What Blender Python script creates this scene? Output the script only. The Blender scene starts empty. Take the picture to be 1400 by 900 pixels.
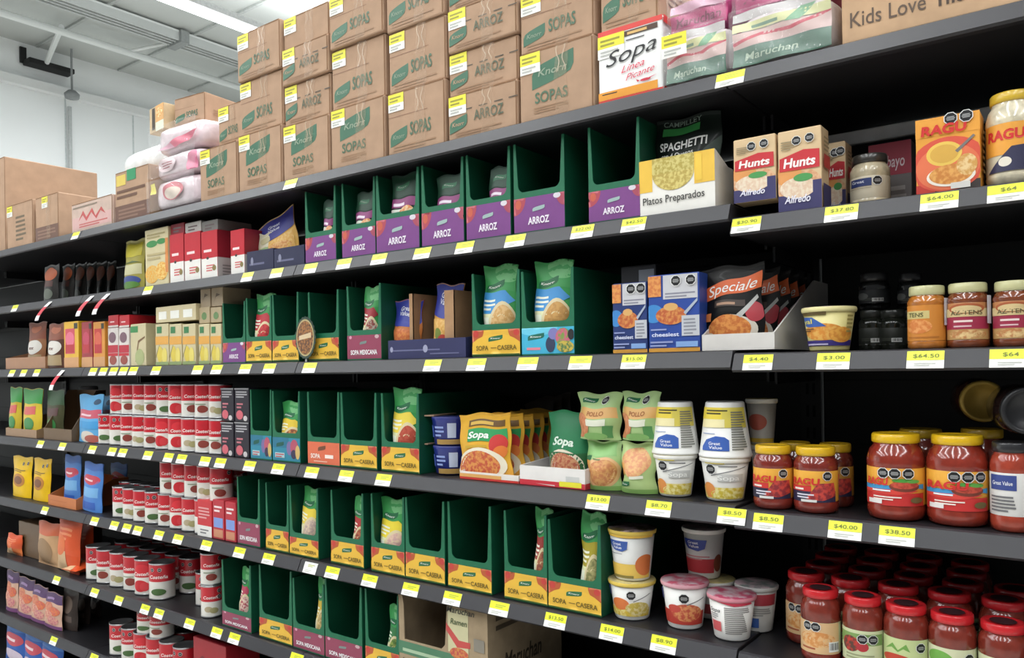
import bpy, bmesh, math, random
from mathutils import Vector, Matrix, noise
rnd = random.Random(7)
sc = bpy.context.scene
col = sc.collection
PI = math.pi

# ---------------------------------------------------------------- camera
H = 1.42                                   # eye height
F = 1080.0; CX = 700.0; CY = 503.0; ROLL = 0.015
TH = math.atan(F / 1441.0)
CT, ST = math.cos(TH), math.sin(TH); CR, SR = math.cos(ROLL), math.sin(ROLL)
cam = bpy.data.cameras.new('camera'); co = bpy.data.objects.new('camera', cam); col.objects.link(co)
R0 = Vector((CT, ST, 0)); U0 = Vector((0, 0, 1)); FW = Vector((-ST, CT, 0))
ri = R0 * CR - U0 * SR; up = R0 * SR + U0 * CR; bk = -FW
co.matrix_world = Matrix(((ri.x, up.x, bk.x, 0), (ri.y, up.y, bk.y, 0), (ri.z, up.z, bk.z, H), (0, 0, 0, 1)))
cam.sensor_width = 36; cam.lens = 36 * F / 1400; cam.shift_y = (CY - 450) / 1400
cam.clip_start = 0.05; cam.clip_end = 100
sc.camera = co
# ---------------------------------------------------------------- light
sc.view_settings.view_transform = 'Standard'; sc.view_settings.look = 'None'
sc.view_settings.gamma = 1; sc.view_settings.use_curve_mapping = False
sc.view_settings.exposure = 0.0
w = bpy.data.worlds.new('world'); sc.world = w; w.use_nodes = True
w.node_tree.nodes['Background'].inputs[0].default_value = (0.9, 0.95, 1, 1)
w.node_tree.nodes['Background'].inputs[1].default_value = 0.15
LAMP_W = 270

# ---------------------------------------------------------------- pixel <-> place on the plane y = Y
D = 1.37                                   # distance of the shelf fronts
def fx(px, z, Y):
    q = px - CX; z = z - H
    return (q * Y * CT - F * CR * Y * ST + F * z * SR) / (F * CR * CT + q * ST)
def dep(x, Y): return -x * ST + Y * CT
def fz(py, x, Y):
    d = dep(x, Y); u = x * CT + Y * ST
    return H + (-(py - CY) * d / F - u * SR) / CR

# ---------------------------------------------------------------- materials
_m = {}
def lin(h):
    o = []
    for i in (0, 2, 4):
        c = int(h[i:i + 2], 16) / 255
        o.append(c / 12.92 if c <= .04045 else ((c + .055) / 1.055) ** 2.4)
    return (*o, 1)
def M(h, rough=.5, metal=0, coat=0, var=.10, scale=30, h2=None, spec=.5, alpha=1, bump=0):
    k = (h, rough, metal, coat, var, scale, h2, spec, alpha, bump)
    if k in _m: return _m[k]
    m = bpy.data.materials.new('paint_' + h); m.use_nodes = True
    nt = m.node_tree; b = nt.nodes['Principled BSDF']
    tc = nt.nodes.new('ShaderNodeTexCoord'); nz = nt.nodes.new('ShaderNodeTexNoise')
    nt.links.new(tc.outputs['Object'], nz.inputs['Vector'])
    nz.inputs['Scale'].default_value = scale; nz.inputs['Detail'].default_value = 3
    rp = nt.nodes.new('ShaderNodeValToRGB'); nt.links.new(nz.outputs['Fac'], rp.inputs['Fac'])
    c = lin(h)
    if h2:
        rp.color_ramp.elements[0].position = .42; rp.color_ramp.elements[1].position = .58
        rp.color_ramp.elements[0].color = c; rp.color_ramp.elements[1].color = lin(h2)
    else:
        rp.color_ramp.elements[0].position = .3; rp.color_ramp.elements[1].position = .7
        rp.color_ramp.elements[0].color = tuple(x * (1 - var) for x in c[:3]) + (1,)
        rp.color_ramp.elements[1].color = tuple(min(1, x * (1 + var)) for x in c[:3]) + (1,)
    nt.links.new(rp.outputs['Color'], b.inputs['Base Color'])
    b.inputs['Roughness'].default_value = rough; b.inputs['Metallic'].default_value = metal
    b.inputs['Coat Weight'].default_value = coat; b.inputs['Coat Roughness'].default_value = .08
    b.inputs['Specular IOR Level'].default_value = spec; b.inputs['Alpha'].default_value = alpha
    if bump:
        bp = nt.nodes.new('ShaderNodeBump'); bp.inputs['Strength'].default_value = bump; bp.inputs['Distance'].default_value = .004
        nt.links.new(nz.outputs['Fac'], bp.inputs['Height']); nt.links.new(bp.outputs['Normal'], b.inputs['Normal'])
    _m[k] = m
    return m
def FOOD(a, b, s=140): return M(a, .5, h2=b, scale=s)
def ink(c):                                # colour code -> material; 'aaaaaa/bbbbbb' is a two-tone food picture
    if not isinstance(c, str): return c
    if '/' in c: return FOOD(*c.split('/'))
    return M(c, .45, var=.04)
def emit(h, s):
    m = bpy.data.materials.new('lamp_glow'); m.use_nodes = True; b = m.node_tree.nodes['Principled BSDF']
    b.inputs['Base Color'].default_value = lin(h); b.inputs['Emission Color'].default_value = lin(h); b.inputs['Emission Strength'].default_value = s
    return m
METAL_DARK = M('1e1d20', .42, .0, var=.08, scale=12)
EDGE = M('2d2c30', .45, var=.06, scale=10)
BLACK = M('0d0e0f', .6)
CARD = M('b3947b', .8, var=.07, scale=22, spec=.2)
CARD_IN = M('8a6a50', .85, spec=.2)
GREEN = M('094d35', .5, var=.06)
GREEN_EDGE = M('1a6949', .5, var=.06)
TIN = M('b8b8ba', .3, .9)
WHITE = M('efefec', .5, var=.03)

# ---------------------------------------------------------------- text
_g = {}
def glyphs(s, shear, bold):
    k = (s, shear, bold)
    if k not in _g:
        cu = bpy.data.curves.new('type', 'FONT'); cu.body = s; cu.resolution_u = 3; cu.shear = shear; cu.offset = bold
        cu.fill_mode = 'FRONT'
        ob = bpy.data.objects.new('type', cu); col.objects.link(ob)
        bpy.context.view_layer.update()
        me = bpy.data.meshes.new_from_object(ob.evaluated_get(bpy.context.evaluated_depsgraph_get()))
        v = [(p.co.x, p.co.y) for p in me.vertices]; f = [tuple(q.vertices) for q in me.polygons]
        bpy.data.objects.remove(ob); bpy.data.curves.remove(cu); bpy.data.meshes.remove(me)
        x0 = min(p[0] for p in v); x1 = max(p[0] for p in v)
        _g[k] = ([(p[0] - (x0 + x1) / 2, p[1]) for p in v], f, x1 - x0)
    return _g[k]

# ---------------------------------------------------------------- mesh collector
LEAF = [(-1, -1), (-.2, -.92), (.5, -.8), (.86, -.6), (1, -.15), (1, 1), (.2, .92), (-.5, .8), (-.86, .6), (-1, .15)]
OCT = [(math.cos(PI / 8 + k * PI / 4), math.sin(PI / 8 + k * PI / 4)) for k in range(8)]
def tess(pts, L=.07):                       # split an outline into small triangles so that it follows a curved surface
    b = bmesh.new(); b.faces.new([b.verts.new((p[0], p[1], 0)) for p in pts])
    bmesh.ops.triangulate(b, faces=b.faces[:])
    for _ in range(4):
        e = [q for q in b.edges if q.calc_length() > L]
        if not e or len(b.faces) > 500: break
        bmesh.ops.subdivide_edges(b, edges=e, cuts=1); bmesh.ops.triangulate(b, faces=[f for f in b.faces if len(f.verts) > 3])
    b.verts.index_update()
    r = ([(v.co.x, v.co.y) for v in b.verts], [[v.index for v in f.verts] for f in b.faces]); b.free()
    return r
class MB:
    def __init__(s): s.v = []; s.f = []; s.fm = []; s.m = []; s.o = .0003; s.sm = []
    def mi(s, m):
        m = ink(m)
        if m not in s.m: s.m.append(m)
        return s.m.index(m)
    def add(s, vs, fs, m, smooth=False):
        n = len(s.v); s.v += [tuple(p) for p in vs]; k = s.mi(m)
        for f in fs: s.f.append(tuple(i + n for i in f)); s.fm.append(k); s.sm.append(smooth)
        return s
    def bm(s, bm, m, smooth=False):
        bm.verts.index_update()
        s.add([v.co.copy() for v in bm.verts], [[v.index for v in f.verts] for f in bm.faces], m, smooth); bm.free(); return s
    def box(s, x0, x1, y0, y1, z0, z1, m, bev=0):
        b = bmesh.new(); bmesh.ops.create_cube(b, size=1)
        for v in b.verts: v.co = Vector(((x0 + x1) / 2 + v.co.x * (x1 - x0), (y0 + y1) / 2 + v.co.y * (y1 - y0), (z0 + z1) / 2 + v.co.z * (z1 - z0)))
        if bev: bmesh.ops.bevel(b, geom=b.edges[:], offset=bev, segments=2, affect='EDGES', profile=.5)
        return s.bm(b, m)
    def prism(s, pts, y0, y1, m):          # outline in x, z pushed from y0 to y1
        n = len(pts)
        vs = [(x, y0, z) for x, z in pts] + [(x, y1, z) for x, z in pts]
        return s.add(vs, [tuple(range(n)), tuple(range(2 * n - 1, n - 1, -1))] + [(i, i + n, (i + 1) % n + n, (i + 1) % n) for i in range(n)], m)
    def bar(s, a, b, r, m, n=8):
        a = Vector(a); b = Vector(b); d = (b - a).normalized(); p = d.orthogonal().normalized(); q = d.cross(p)
        vs = [c + (p * math.cos(2 * PI * k / n) + q * math.sin(2 * PI * k / n)) * r for c in (a, b) for k in range(n)]
        return s.add(vs, [(k, (k + 1) % n, (k + 1) % n + n, k + n) for k in range(n)] + [tuple(range(n - 1, -1, -1)), tuple(range(n, 2 * n))], m, False)
    def grid(s, fn, nu, nv, m, smooth=True):
        vs = [fn(i / nu, j / nv) for j in range(nv + 1) for i in range(nu + 1)]
        return s.add(vs, [(j * (nu + 1) + i, j * (nu + 1) + i + 1, (j + 1) * (nu + 1) + i + 1, (j + 1) * (nu + 1) + i) for j in range(nv) for i in range(nu)], m, smooth)
    def lathe(s, prof, m, n=28, cap=True, smooth=True):
        vs = [(r * math.sin(2 * PI * k / n), -r * math.cos(2 * PI * k / n), z) for r, z in prof for k in range(n)]
        fs = [(j * n + k, j * n + (k + 1) % n, (j + 1) * n + (k + 1) % n, (j + 1) * n + k) for j in range(len(prof) - 1) for k in range(n)]
        s.add(vs, fs, m, smooth)
        if cap:
            L = (len(prof) - 1) * n
            s.add(vs[:n][::-1] + vs[L:], [tuple(range(n)), tuple(range(n, 2 * n))], m)
        return s
    # --- print on a surface S(u, v, offset), u and v from 0 to 1 over w x h metres
    def paint(s, S, w, h, ops):
        cl = lambda a: min(1, max(0, a))
        for op in ops:
            t = op[0]; s.o += .00016; o = s.o
            if t == 'r':
                _, u0, v0, u1, v1, c = op
                nu = max(1, math.ceil(abs(u1 - u0) * 22)); nv = max(1, math.ceil(abs(v1 - v0) * 16))
                s.grid(lambda a, b: S(u0 + (u1 - u0) * a, v0 + (v1 - v0) * b, o), nu, nv, c)
            elif t == 'e':
                _, u, v, ru, rv, c = op; n = 28; K = 4
                vs = [S(cl(u), cl(v), o)] + [S(cl(u + ru * k / K * math.cos(2 * PI * i / n)), cl(v + rv * k / K * math.sin(2 * PI * i / n)), o) for k in range(1, K + 1) for i in range(n)]
                fs = [(0, 1 + i, 1 + (i + 1) % n) for i in range(n)] + [(1 + k * n + i, 1 + (k + 1) * n + i, 1 + (k + 1) * n + (i + 1) % n, 1 + k * n + (i + 1) % n) for k in range(K - 1) for i in range(n)]
                s.add(vs, fs, c, True)
            elif t == 'p':
                tv, tf = tess([(cl(a), cl(b)) for a, b in op[1]]); s.add([S(a, b, o) for a, b in tv], tf, op[2])
            elif t == 'l':                 # leaf-shaped emblem, white lettering on it
                _, u, v, ru, rv, c = op[:6]
                tv, tf = tess([(u + a * ru, v + b * rv * .8 + a * rv * .2) for a, b in LEAF]); s.add([S(a, b, o) for a, b in tv], tf, c)
                if len(op) > 6 and op[6]: s.paint(S, w, h, [('t', op[6], u, v - rv * .22, rv * .46, op[7] if len(op) > 7 else 'eef2ea', ru * 1.4, .2)])
            elif t == 't':                 # text, middle u, base line v, cap height, colour, width, shear, bold
                _, txt, u, v, hh, c = op[:6]
                wd = op[6] if len(op) > 6 else None; sh = op[7] if len(op) > 7 else 0; bo = op[8] if len(op) > 8 else .012; sl = op[9] if len(op) > 9 else 0
                gv, gf, gw = glyphs(txt, sh, bo); o += .0004
                kv = hh / .7; ku = (wd / gw) if wd else kv * h / w
                s.add([S(u + p[0] * ku, v + p[1] * kv + p[0] * ku * sl, o) for p in gv], gf, c)
            elif t == 'o':                 # black octagon warning seal with white rim
                _, u, v, r = op; ru = r / w; rv = r / h
                s.add([S(u + a * ru, v + b * rv, o) for a, b in OCT], [tuple(range(8))], 'e8e8e6')
                s.add([S(u + a * ru * .88, v + b * rv * .88, o + .00012) for a, b in OCT], [tuple(range(8))], '17181a')
                for k, (a, b) in enumerate(((.5, .22), (.6, 0), (.5, -.22))):
                    s.add([S(u + i * ru * a, v + (b + j) * rv, o + .0002) for i, j in ((-1, -.06), (1, -.06), (1, .06), (-1, .06))], [(0, 1, 2, 3)], 'a9a9a9')
                s.o += .0003
            elif t == 'x':                 # rows of unreadable small print
                _, u0, v0, u1, v1, n, c = op
                for k in range(n):
                    b0 = v0 + (v1 - v0) * k / n; b1 = b0 + (v1 - v0) / n * .5; e = u0 + (u1 - u0) * (.7 + .3 * ((k * 7919) % 10) / 10)
                    s.grid(lambda p, q: S(u0 + (e - u0) * p, b0 + (b1 - b0) * q, o), max(1, math.ceil((e - u0) * 18)), 1, c)
            elif t == 'b':                 # bar code
                _, u0, v0, u1, v1 = op
                s.paint(S, w, h, [('r', u0, v0, u1, v1, 'e9e9e6')])
                for k in range(9):
                    a = u0 + (u1 - u0) * (.08 + .1 * k); s.add([S(a, v0 + (v1 - v0) * .2, o + .0004), S(a + (u1 - u0) * (.03 + .02 * (k % 3)), v0 + (v1 - v0) * .2, o + .0004), S(a + (u1 - u0) * (.03 + .02 * (k % 3)), v1 - (v1 - v0) * .1, o + .0004), S(a, v1 - (v1 - v0) * .1, o + .0004)], [(0, 1, 2, 3)], '2a2a2c')
        return s
    def build(s, name, parent=None):
        me = bpy.data.meshes.new(name); me.from_pydata(s.v, [], s.f)
        for m in s.m: me.materials.append(m)
        me.polygons.foreach_set('material_index', s.fm); me.polygons.foreach_set('use_smooth', s.sm); me.update()
        ob = bpy.data.objects.new(name, me); col.objects.link(ob)
        if parent: ob.parent = parent
        return ob

seen = {}
def tag(o, label, cat, group=None):
    o['label'] = label; o['category'] = cat
    if group: o['group'] = group
    seen.setdefault(label, []).append(o.name)
    return o
def thing(name, label, cat, loc=(0, 0, 0), rz=0, group=None, rx=0, ry=0):
    o = bpy.data.objects.new(name, None); o.empty_display_size = .05; col.objects.link(o)
    o.location = loc; o.rotation_euler = (rx, ry, rz)
    return tag(o, label, cat, group)
def struct(o): o['kind'] = 'structure'; return o
def dup(root, label, loc=None, rz=None, rx=None, ry=None):
    r = root.copy(); col.objects.link(r)
    for ch in list(root.children):
        c = ch.copy(); col.objects.link(c); c.parent = r
        for g in ch.children:
            d = g.copy(); col.objects.link(d); d.parent = c
    if loc is not None: r.location = loc
    e = list(r.rotation_euler)
    if rz is not None: e[2] = rz
    if rx is not None: e[0] = rx
    if ry is not None: e[1] = ry
    r.rotation_euler = e
    return tag(r, label, r['category'], r.get('group'))
ORD = ['leftmost', 'second', 'third', 'fourth', 'fifth', 'sixth', 'seventh', 'eighth', 'ninth', 'tenth', 'eleventh', 'twelfth', 'thirteenth', 'fourteenth', 'fifteenth',
       'sixteenth', 'seventeenth', 'eighteenth', 'nineteenth', 'twentieth', 'twenty-first', 'twenty-second', 'twenty-third', 'twenty-fourth']
def nth(i, n=None):
    if n and i == n - 1 and n > 1: return 'rightmost'
    return ORD[i] if i == 0 else ORD[i] + ' from the left'
def flat(w, h, y=0, x=0, z=0): return lambda u, v, o: (x + (u - .5) * w, y - o, z + v * h)
def sideR(w, d, h): return lambda u, v, o: (w / 2 + o, u * d, v * h)

# ---------------------------------------------------------------- the room
WX = -12.0; CZ = 6.05
def plane_obj(name, vs, m):
    o = MB().add(vs, [tuple(range(len(vs)))], m).build(name); return struct(o)
mf = M('a9a6a0', .25, var=.05, scale=3)
b = MB().box(WX, 6, -7, 12, -.1, 0, mf); struct(b.build('floor'))
mc = M('c3c7c4', .7, var=.03, scale=1.2)
b = MB().box(WX, 6, -7, 12, CZ, CZ + .1, mc)
for k in range(17): b.box(WX + .06, 6, -6.6 + k * 1.15, -6.56 + k * 1.15, CZ - .03, CZ, M('b4b8b6', .7))
struct(b.build('ceiling'))
b = MB().box(WX - .2, WX, -7, 12, 0, 6.05, M('f3f6f6', .55, var=.02, scale=1))
for k in range(19): b.box(WX, WX + .006, -6.7 + k, -6.68 + k, 0, 5.45, M('cfd6d6', .5))
struct(b.build('wall_left'))
struct(MB().box(WX, 6, 12, 12.2, 0, 6.05, M('dfe4e4', .6, var=.02)).build('wall_back'))
b = MB().box(WX, WX + .12, -7, 12, 5.42, 5.54, M('f0f2f2', .5, var=.01)); struct(b.build('trim_1'))
b = MB().bar((WX + .05, 5.35, 0), (WX + .05, 5.35, 5.3), .028, M('b9bdbd', .5)); struct(b.build('trim_2'))
# roof framing along y: a round tie tube near the end wall, ribbed channel beams, struts between them
wm = M('dfe3e1', .5, var=.01)
t = thing('roof_tube', 'long white tie tube under the roof nearest the end wall', 'roof beam', (-10.7, 0, 5.84))
MB().bar((0, -6.9, 0), (0, 11.9, 0), .045, wm, 14).build('tube', t)
for y in (3.6, 5.6, 7.6, 9.6): MB().bar((0, y, .03), (.62, y + .5, .2), .022, wm).build('strut', t)
def beam(x, lab):
    t = thing('roof_beam', lab, 'roof beam', (x, 0, CZ - .03), 0, 'ribbed white roof beams')
    bb = MB().box(-.13, .13, -6.9, 11.9, -.03, 0, wm, .006)
    for q in (-.12, -.04, .04, .12): bb.box(q - .01, q + .01, -6.9, 11.9, -.14, -.03, M('c2c6c4', .5, var=.01))
    bb.build('channel', t)
    for y in (2.2, 5.9, 9.3): MB().box(-.18, .18, y - .06, y + .06, -.17, .0, M('8e9291', .5), .006).build('clamp', t)
for x, l in ((-10.0, 'ribbed white roof beam second from the end wall'), (-7.1, 'ribbed white roof beam nearer the stacked cartons')): beam(x, l)
t = thing('wall_bracket', 'dark steel joist seat at the top of the end wall', 'bracket', (WX + .01, 5.05, 5.78))
MB().box(0, .22, -.3, .3, -.05, .02, BLACK, .01).box(0, .03, -.34, -.26, -.02, .2, BLACK).build('seat_plate', t)
MB().bar((.12, -.05, 0), (1.3, -.35, .12), .035, wm).build('brace', t)
dup(t, 'smaller dark joist seat further right along the end wall', (WX + .01, 8.9, 5.8))
t = thing('pendant_speaker', 'small round fitting hanging on a rod by the end wall', 'fitting', (WX + .35, 5.25, 5.35))
MB().lathe([(.02, -.02), (.09, -.02), (.1, .04), (.05, .09), (.02, .1)], M('8d9192', .5)).build('housing', t)
MB().bar((0, 0, .1), (0, 0, .68), .015, M('8d9192', .5)).build('rod', t)
def lamp(x, y0, y1, lab):
    t = thing('strip_light', lab, 'ceiling light', (x, (y0 + y1) / 2, CZ - .6), 0, 'fluorescent strip lights')
    L = (y1 - y0) / 2
    MB().box(-.13, .13, -L, L, 0, .07, M('e4e6e6', .5), .01).build('housing', t)
    bb = MB()
    for s in (-.06, .06): bb.bar((s, -L + .02, -.02), (s, L - .02, -.02), .016, emit('f4faff', 6))
    bb.build('tube', t)
    r = MB()
    for k in range(4):
        yy = -L * .9 + L * 1.8 * k / 3; r.bar((0, yy, .06), (0, yy, .5), .008, M('b9bdbd', .5))
    r.build('hanger', t)
    ld = bpy.data.lights.new('lamp_light', 'AREA'); ld.shape = 'RECTANGLE'; ld.size = .24; ld.size_y = 2 * L; ld.energy = LAMP_W * (1.5 if x < -7 else 1); ld.color = (.97, .99, 1)
    lo = bpy.data.objects.new('lamp_light', ld); col.objects.link(lo); lo.parent = t; lo.location = (0, 0, -.045)
    lu = bpy.data.lights.new('lamp_uplight', 'AREA'); lu.shape = 'RECTANGLE'; lu.size = .2; lu.size_y = 2 * L; lu.energy = LAMP_W * (.5 if x < -7 else .12 if x < -5 else .28); lu.color = (.97, .99, 1)
    lo = bpy.data.objects.new('lamp_uplight', lu); col.objects.link(lo); lo.parent = t; lo.location = (0, 0, .075); lo.rotation_euler = (PI, 0, 0)
for i, (x, n) in enumerate(((-8.0, 'fluorescent strip light by the end wall, top left of the picture'), (-5.8, 'fluorescent strip light over the far end of the aisle'), (-3.6, 'fluorescent strip light over the canned goods'), (-1.2, 'fluorescent strip light over the green cases'), (1.2, 'fluorescent strip light over the jars'), (3.6, 'fluorescent strip light beyond the right end of the shelves'))):
    lamp(x, -6, 8 if i else 10, n)

# ---------------------------------------------------------------- the gondola
ZS = [H + q for q in (.525, .289, .025, -.254, -.510, -.767, -1.005, -1.24)]
ZR = [H + q for q in (.525, .262, .020, -.258, -.514, -.767, -1.005, -1.24)]
SEAM = [.69, -.53, -1.75, -2.97, -4.19, -5.41]
LEVEL = ['top shelf', 'second shelf from the top', 'third shelf from the top', 'fourth shelf from the top', 'fifth shelf from the top', 'sixth shelf from the top', 'seventh shelf from the top', 'bottom shelf']
BAY = ['bay of jars at the right', 'bay of green cases', 'bay of red cans', 'bay at the far left', 'bay past the left edge']
YB = D + .47
protos = {}
for bi in range(5):
    x1, x0 = SEAM[bi], SEAM[bi + 1]; W = x1 - x0
    for li in range(8):
        z = (ZR if bi == 0 else ZS)[li]
        dd = .95 if li == 0 else .455
        k = 'top' if li == 0 else 'std'
        lab = 'dark metal %s in the %s' % (LEVEL[li], BAY[bi])
        loc = ((x0 + x1) / 2, D, z)
        if k in protos: dup(protos[k], lab, loc); continue
        t = thing('gondola_shelf', lab, 'shelf', loc, 0, 'dark metal shelves of the gondola')
        h = W / 2 - .0015
        MB().box(-h, h, .004, dd, -.03, 0, METAL_DARK, .002).build('deck', t)
        bb = MB()                          # sloping price rail with rolled lips
        pr = [(0.003, 0), (-.002, -.002), (-.015, -.030), (-.011, -.034), (.006, -.033), (.006, 0)]
        n = len(pr)
        vs = [(s, y, zz) for s in (-h, h) for y, zz in pr]
        bb.add(vs, [tuple(range(n)), tuple(range(2 * n - 1, n - 1, -1))] + [(i, i + n, (i + 1) % n + n, (i + 1) % n) for i in range(n)], EDGE)
        bb.build('price_rail', t)
        bb = MB()
        for s in (-h + .004, h - .009): MB().prism([(s, -.03), (s + .005, -.03), (s + .005, -.06), (s, -.06)], .2, dd, METAL_DARK).build('bracket', t)
        protos[k] = t
    t = thing('gondola_back_panel', 'black back panel of the %s' % BAY[bi], 'panel', ((x0 + x1) / 2, YB, 0), 0, 'black back panels')
    bb = MB().box(-W / 2 + .025, W / 2 - .025, 0, .02, .05, ZS[0] - .035, BLACK)
    for q in range(12): bb.box(-W / 2 + .025, W / 2 - .025, -.0015, 0, .12 + q * .14, .124 + q * .14, M('060606', .7))
    bb.build('panel', t)
    MB().box(-W / 2 + .002, W / 2 - .002, -.44, .42, .0, .1, M('1c1c1e', .5), .004).build('kick_base', t)
for i, x in enumerate(SEAM):
    t = thing('gondola_upright', 'black slotted upright post between shelf bays, %s from the right' % ['first', 'second', 'third', 'fourth', 'fifth', 'sixth'][i], 'post', (x, YB, 0), 0, 'slotted uprights')
    bb = MB().box(-.022, .022, -.012, .05, .101, ZS[0] - .035, M('161618', .5))
    for q in range(30): bb.box(-.01, -.004, -.0126, -.012, .2 + q * .05, .225 + q * .05, M('050505', .9)); bb.box(.004, .01, -.0126, -.012, .2 + q * .05, .225 + q * .05, M('050505', .9))
    bb.build('post', t)
zr = ZR[1] + .001; hr = fz(174, fx(1195, zr, D + .22), D + .22) - zr
t = thing('back_rail', 'grey metal rail behind the boxes on the second shelf', 'rail', (-.2, D + .22, zr))
MB().box(-.31, .32, 0, .012, hr - .026, hr, M('b4b6b8', .3), .003).build('rail', t)
MB().box(-.31, -.298, 0, .012, 0, hr - .026, M('6d6f72', .35, .6)).box(.308, .32, 0, .012, 0, hr - .026, M('6d6f72', .35, .6)).build('rail_stand', t)

Y0 = D + .014                              # front face of goods set flush with the rail
def zlev(li, px=0): return (ZR if px > 1005 + li * 5 else ZS)[li] + .0004
REG = []                                   # (level, x0, x1, phrase) of what stands at the front, for naming price tags
def reg(li, x0, x1, phrase): REG.append((li, x0, x1, phrase))

# ---------------------------------------------------------------- shipping cartons
def sticker(parent, S, w, h, u0, v1, sw, sh, tilt=0):
    bb = MB(); bb.o = .0012; u1 = u0 + sw / w; v0 = v1 - sh / h
    bb.paint(S, w, h, [('r', u0, v0, u1, v1, 'f1f1ea'), ('r', u0, v0 + (v1 - v0) * .45, u1, v1, 'e9e03c'), ('x', u0 + .1 * (u1 - u0), v0 + .55 * (v1 - v0), u0 + .85 * (u1 - u0), v1 - .08 * (v1 - v0), 2, '9a9430'), ('x', u0 + .1 * (u1 - u0), v0 + .1 * (v1 - v0), u0 + .8 * (u1 - u0), v0 + .4 * (v1 - v0), 2, 'b9b9b4')])
    return bb.build('price_sticker', parent)
KG = '3c6b52'
def carton_ops(style, w, h):
    o = []
    if style == 'sopas':
        o = [('x', .02, .60, 1.0, .62, 1, '8a6248'), ('l', .2, .28, .15, .15, KG, 'Knorr', '8fa08a'), ('t', 'SOPAS', .58, .26, .2, '46684f', .36, 0, .02), ('x', .1, .06, .86, .16, 2, 'a07c5c')]
    elif style == 'big':
        o = [('l', .46, .66, .28, .22, KG, 'Knorr', '8fa08a'), ('t', 'SOPAS', .44, .24, .15, '4c6a50', .44, 0, .02), ('x', .2, .1, .68, .2, 3, 'a07c5c')]
    elif style == 'arroz':
        o = [('r', x, .62, x + .12, .645, '54493a') for x in (.02, .24, .46, .68, .88)]
        o += [('l', .16, .34, .13, .19, KG, 'Knorr', 'b99a7c'), ('t', 'ARROZ', .6, .34, .22, '55604a', .42, 0, .012), ('x', .12, .08, .8, .18, 2, 'a07c5c')]
    return o
def shipping_carton(x0, x1, z, h, d, style, label, Y=Y0, rz=0, stick=True, sx=.02, card=CARD, extra=(), group='brown shipping cartons on the top shelf', tape=True, name='shipping_carton'):
    w = x1 - x0
    t = thing(name, label, 'box', ((x0 + x1) / 2, Y, z + .0006), rz, group)
    bb = MB().box(-w / 2 + .001, w / 2 - .001, 0, d, 0, h - .001, card, .004)
    S = flat(w, h)
    bb.box(-w / 2 + .006, w / 2 - .006, -.0004, .002, h * .997 - .004, h - .0015, CARD_IN)
    bb.box(w / 2 - .006, w / 2 - .0035, -.0006, .002, .004, h - .006, CARD_IN)
    bb.paint(S, w, h, carton_ops(style, w, h) + list(extra))
    bb.paint(sideR(w, d, h), d, h, [('x', .15, .25, .8, .5, 3, 'a07c5c')])
    body = bb.build('body', t)
    if tape:
        tp = MB(); tp.o = .0009
        tm = M('d2b698', .2, alpha=.16)
        tp.grid(lambda a, b: ((.08 + (a - .5) * .17 + .012 * math.sin(b * 9)) * w, -.0024 - .0006 * math.sin(b * 30 + a * 7), h * (.02 + .97 * b)), 3, 14, tm)
        for s in (-1, 1): tp.grid(lambda a, b: ((.08 + s * .04 + (a - .5) * .014 + .02 * math.sin(b * 7 + s)) * w, -.0032, h * (.6 + .36 * b)), 1, 8, M('dcc9b0', .2, alpha=.5))  # two pale wavy streaks: glints of the tape painted on as colour
        tp.build('tape', body)
    if stick: sticker(body, S, w, h, sx, .97, .052, .043)
    return t
def column(pl, pr, pys, styles, labs, d=.3, **k):
    z = zlev(0); x0 = fx(pl, z, Y0); x1 = fx(pr, z, Y0) - .003
    for i, (st, lb) in enumerate(zip(styles, labs)):
        zt = fz(pys[i + 1], x0, Y0); j = rnd.uniform(-.004, .004) if i else 0
        shipping_carton(x0 + j, x1 + j, z, zt - z, d, st, lb, Y0 + abs(j) + (.006 if i % 2 else 0), stick=(st != 'nostick'), **k)
        if i == 0: reg(0, x0, x1, 'the ' + lb.split(',')[0])
        z = zt
b0 = 'brown shipping carton'
column(711, 815, (168, 76, -6), ('big', 'sopas'), (b0 + ' with large green emblem and two stickers, left of white box', b0 + ' on top of the two-sticker carton'))
column(613, 710, (193, 134, 75, 17, -40), ('arroz',) * 4, tuple('flat rice carton with dashed line, %s in the stack of four' % q for q in ('bottom', 'second from bottom', 'third from bottom', 'topmost')))
column(531, 611, (211, 130, 47, -36), ('sopas',) * 3, tuple('creased soup carton, %s of the stack left of the rice cartons' % q for q in ('bottom', 'middle', 'top')))
column(453, 528, (229, 152, 70, 0), ('big', 'sopas', 'sopas'), (b0 + ' with large emblem, bottom of the third stack from the white box side', 'soup carton with torn price sticker, middle of its stack', 'soup carton with sticker at the ceiling edge, top of its stack'))
column(388, 452, (244, 174, 119, 70, 26), ('big', 'arroz', 'arroz', 'plain'), (b0 + ' with tall emblem under two rice cartons', 'flat rice carton resting on the tall emblem carton', 'flat rice carton just below the small plain carton', 'small plain carton with yellow sticker against the ceiling'))
column(327, 387, (257, 187, 114, 50), ('big', 'sopas', 'sopas'), (b0 + ' with emblem, bottom of the stack second from the pink packs', 'soup carton in the middle of the leftmost high stack', 'soup carton topping the leftmost high stack, edge against the roof'))
column(274, 326, (275, 207), ('big',), (b0 + ' with emblem directly right of the pink plastic packs',))
z = fz(207, fx(274, zlev(0), Y0), Y0)
shipping_carton(fx(299, z, Y0 + .02), fx(327, z, Y0) - .004, z + .001, fz(140, fx(310, z, Y0), Y0) - z, .28, 'sopas', 'narrow soup carton standing above the pink packs end of the stack', Y0 + .02)
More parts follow.
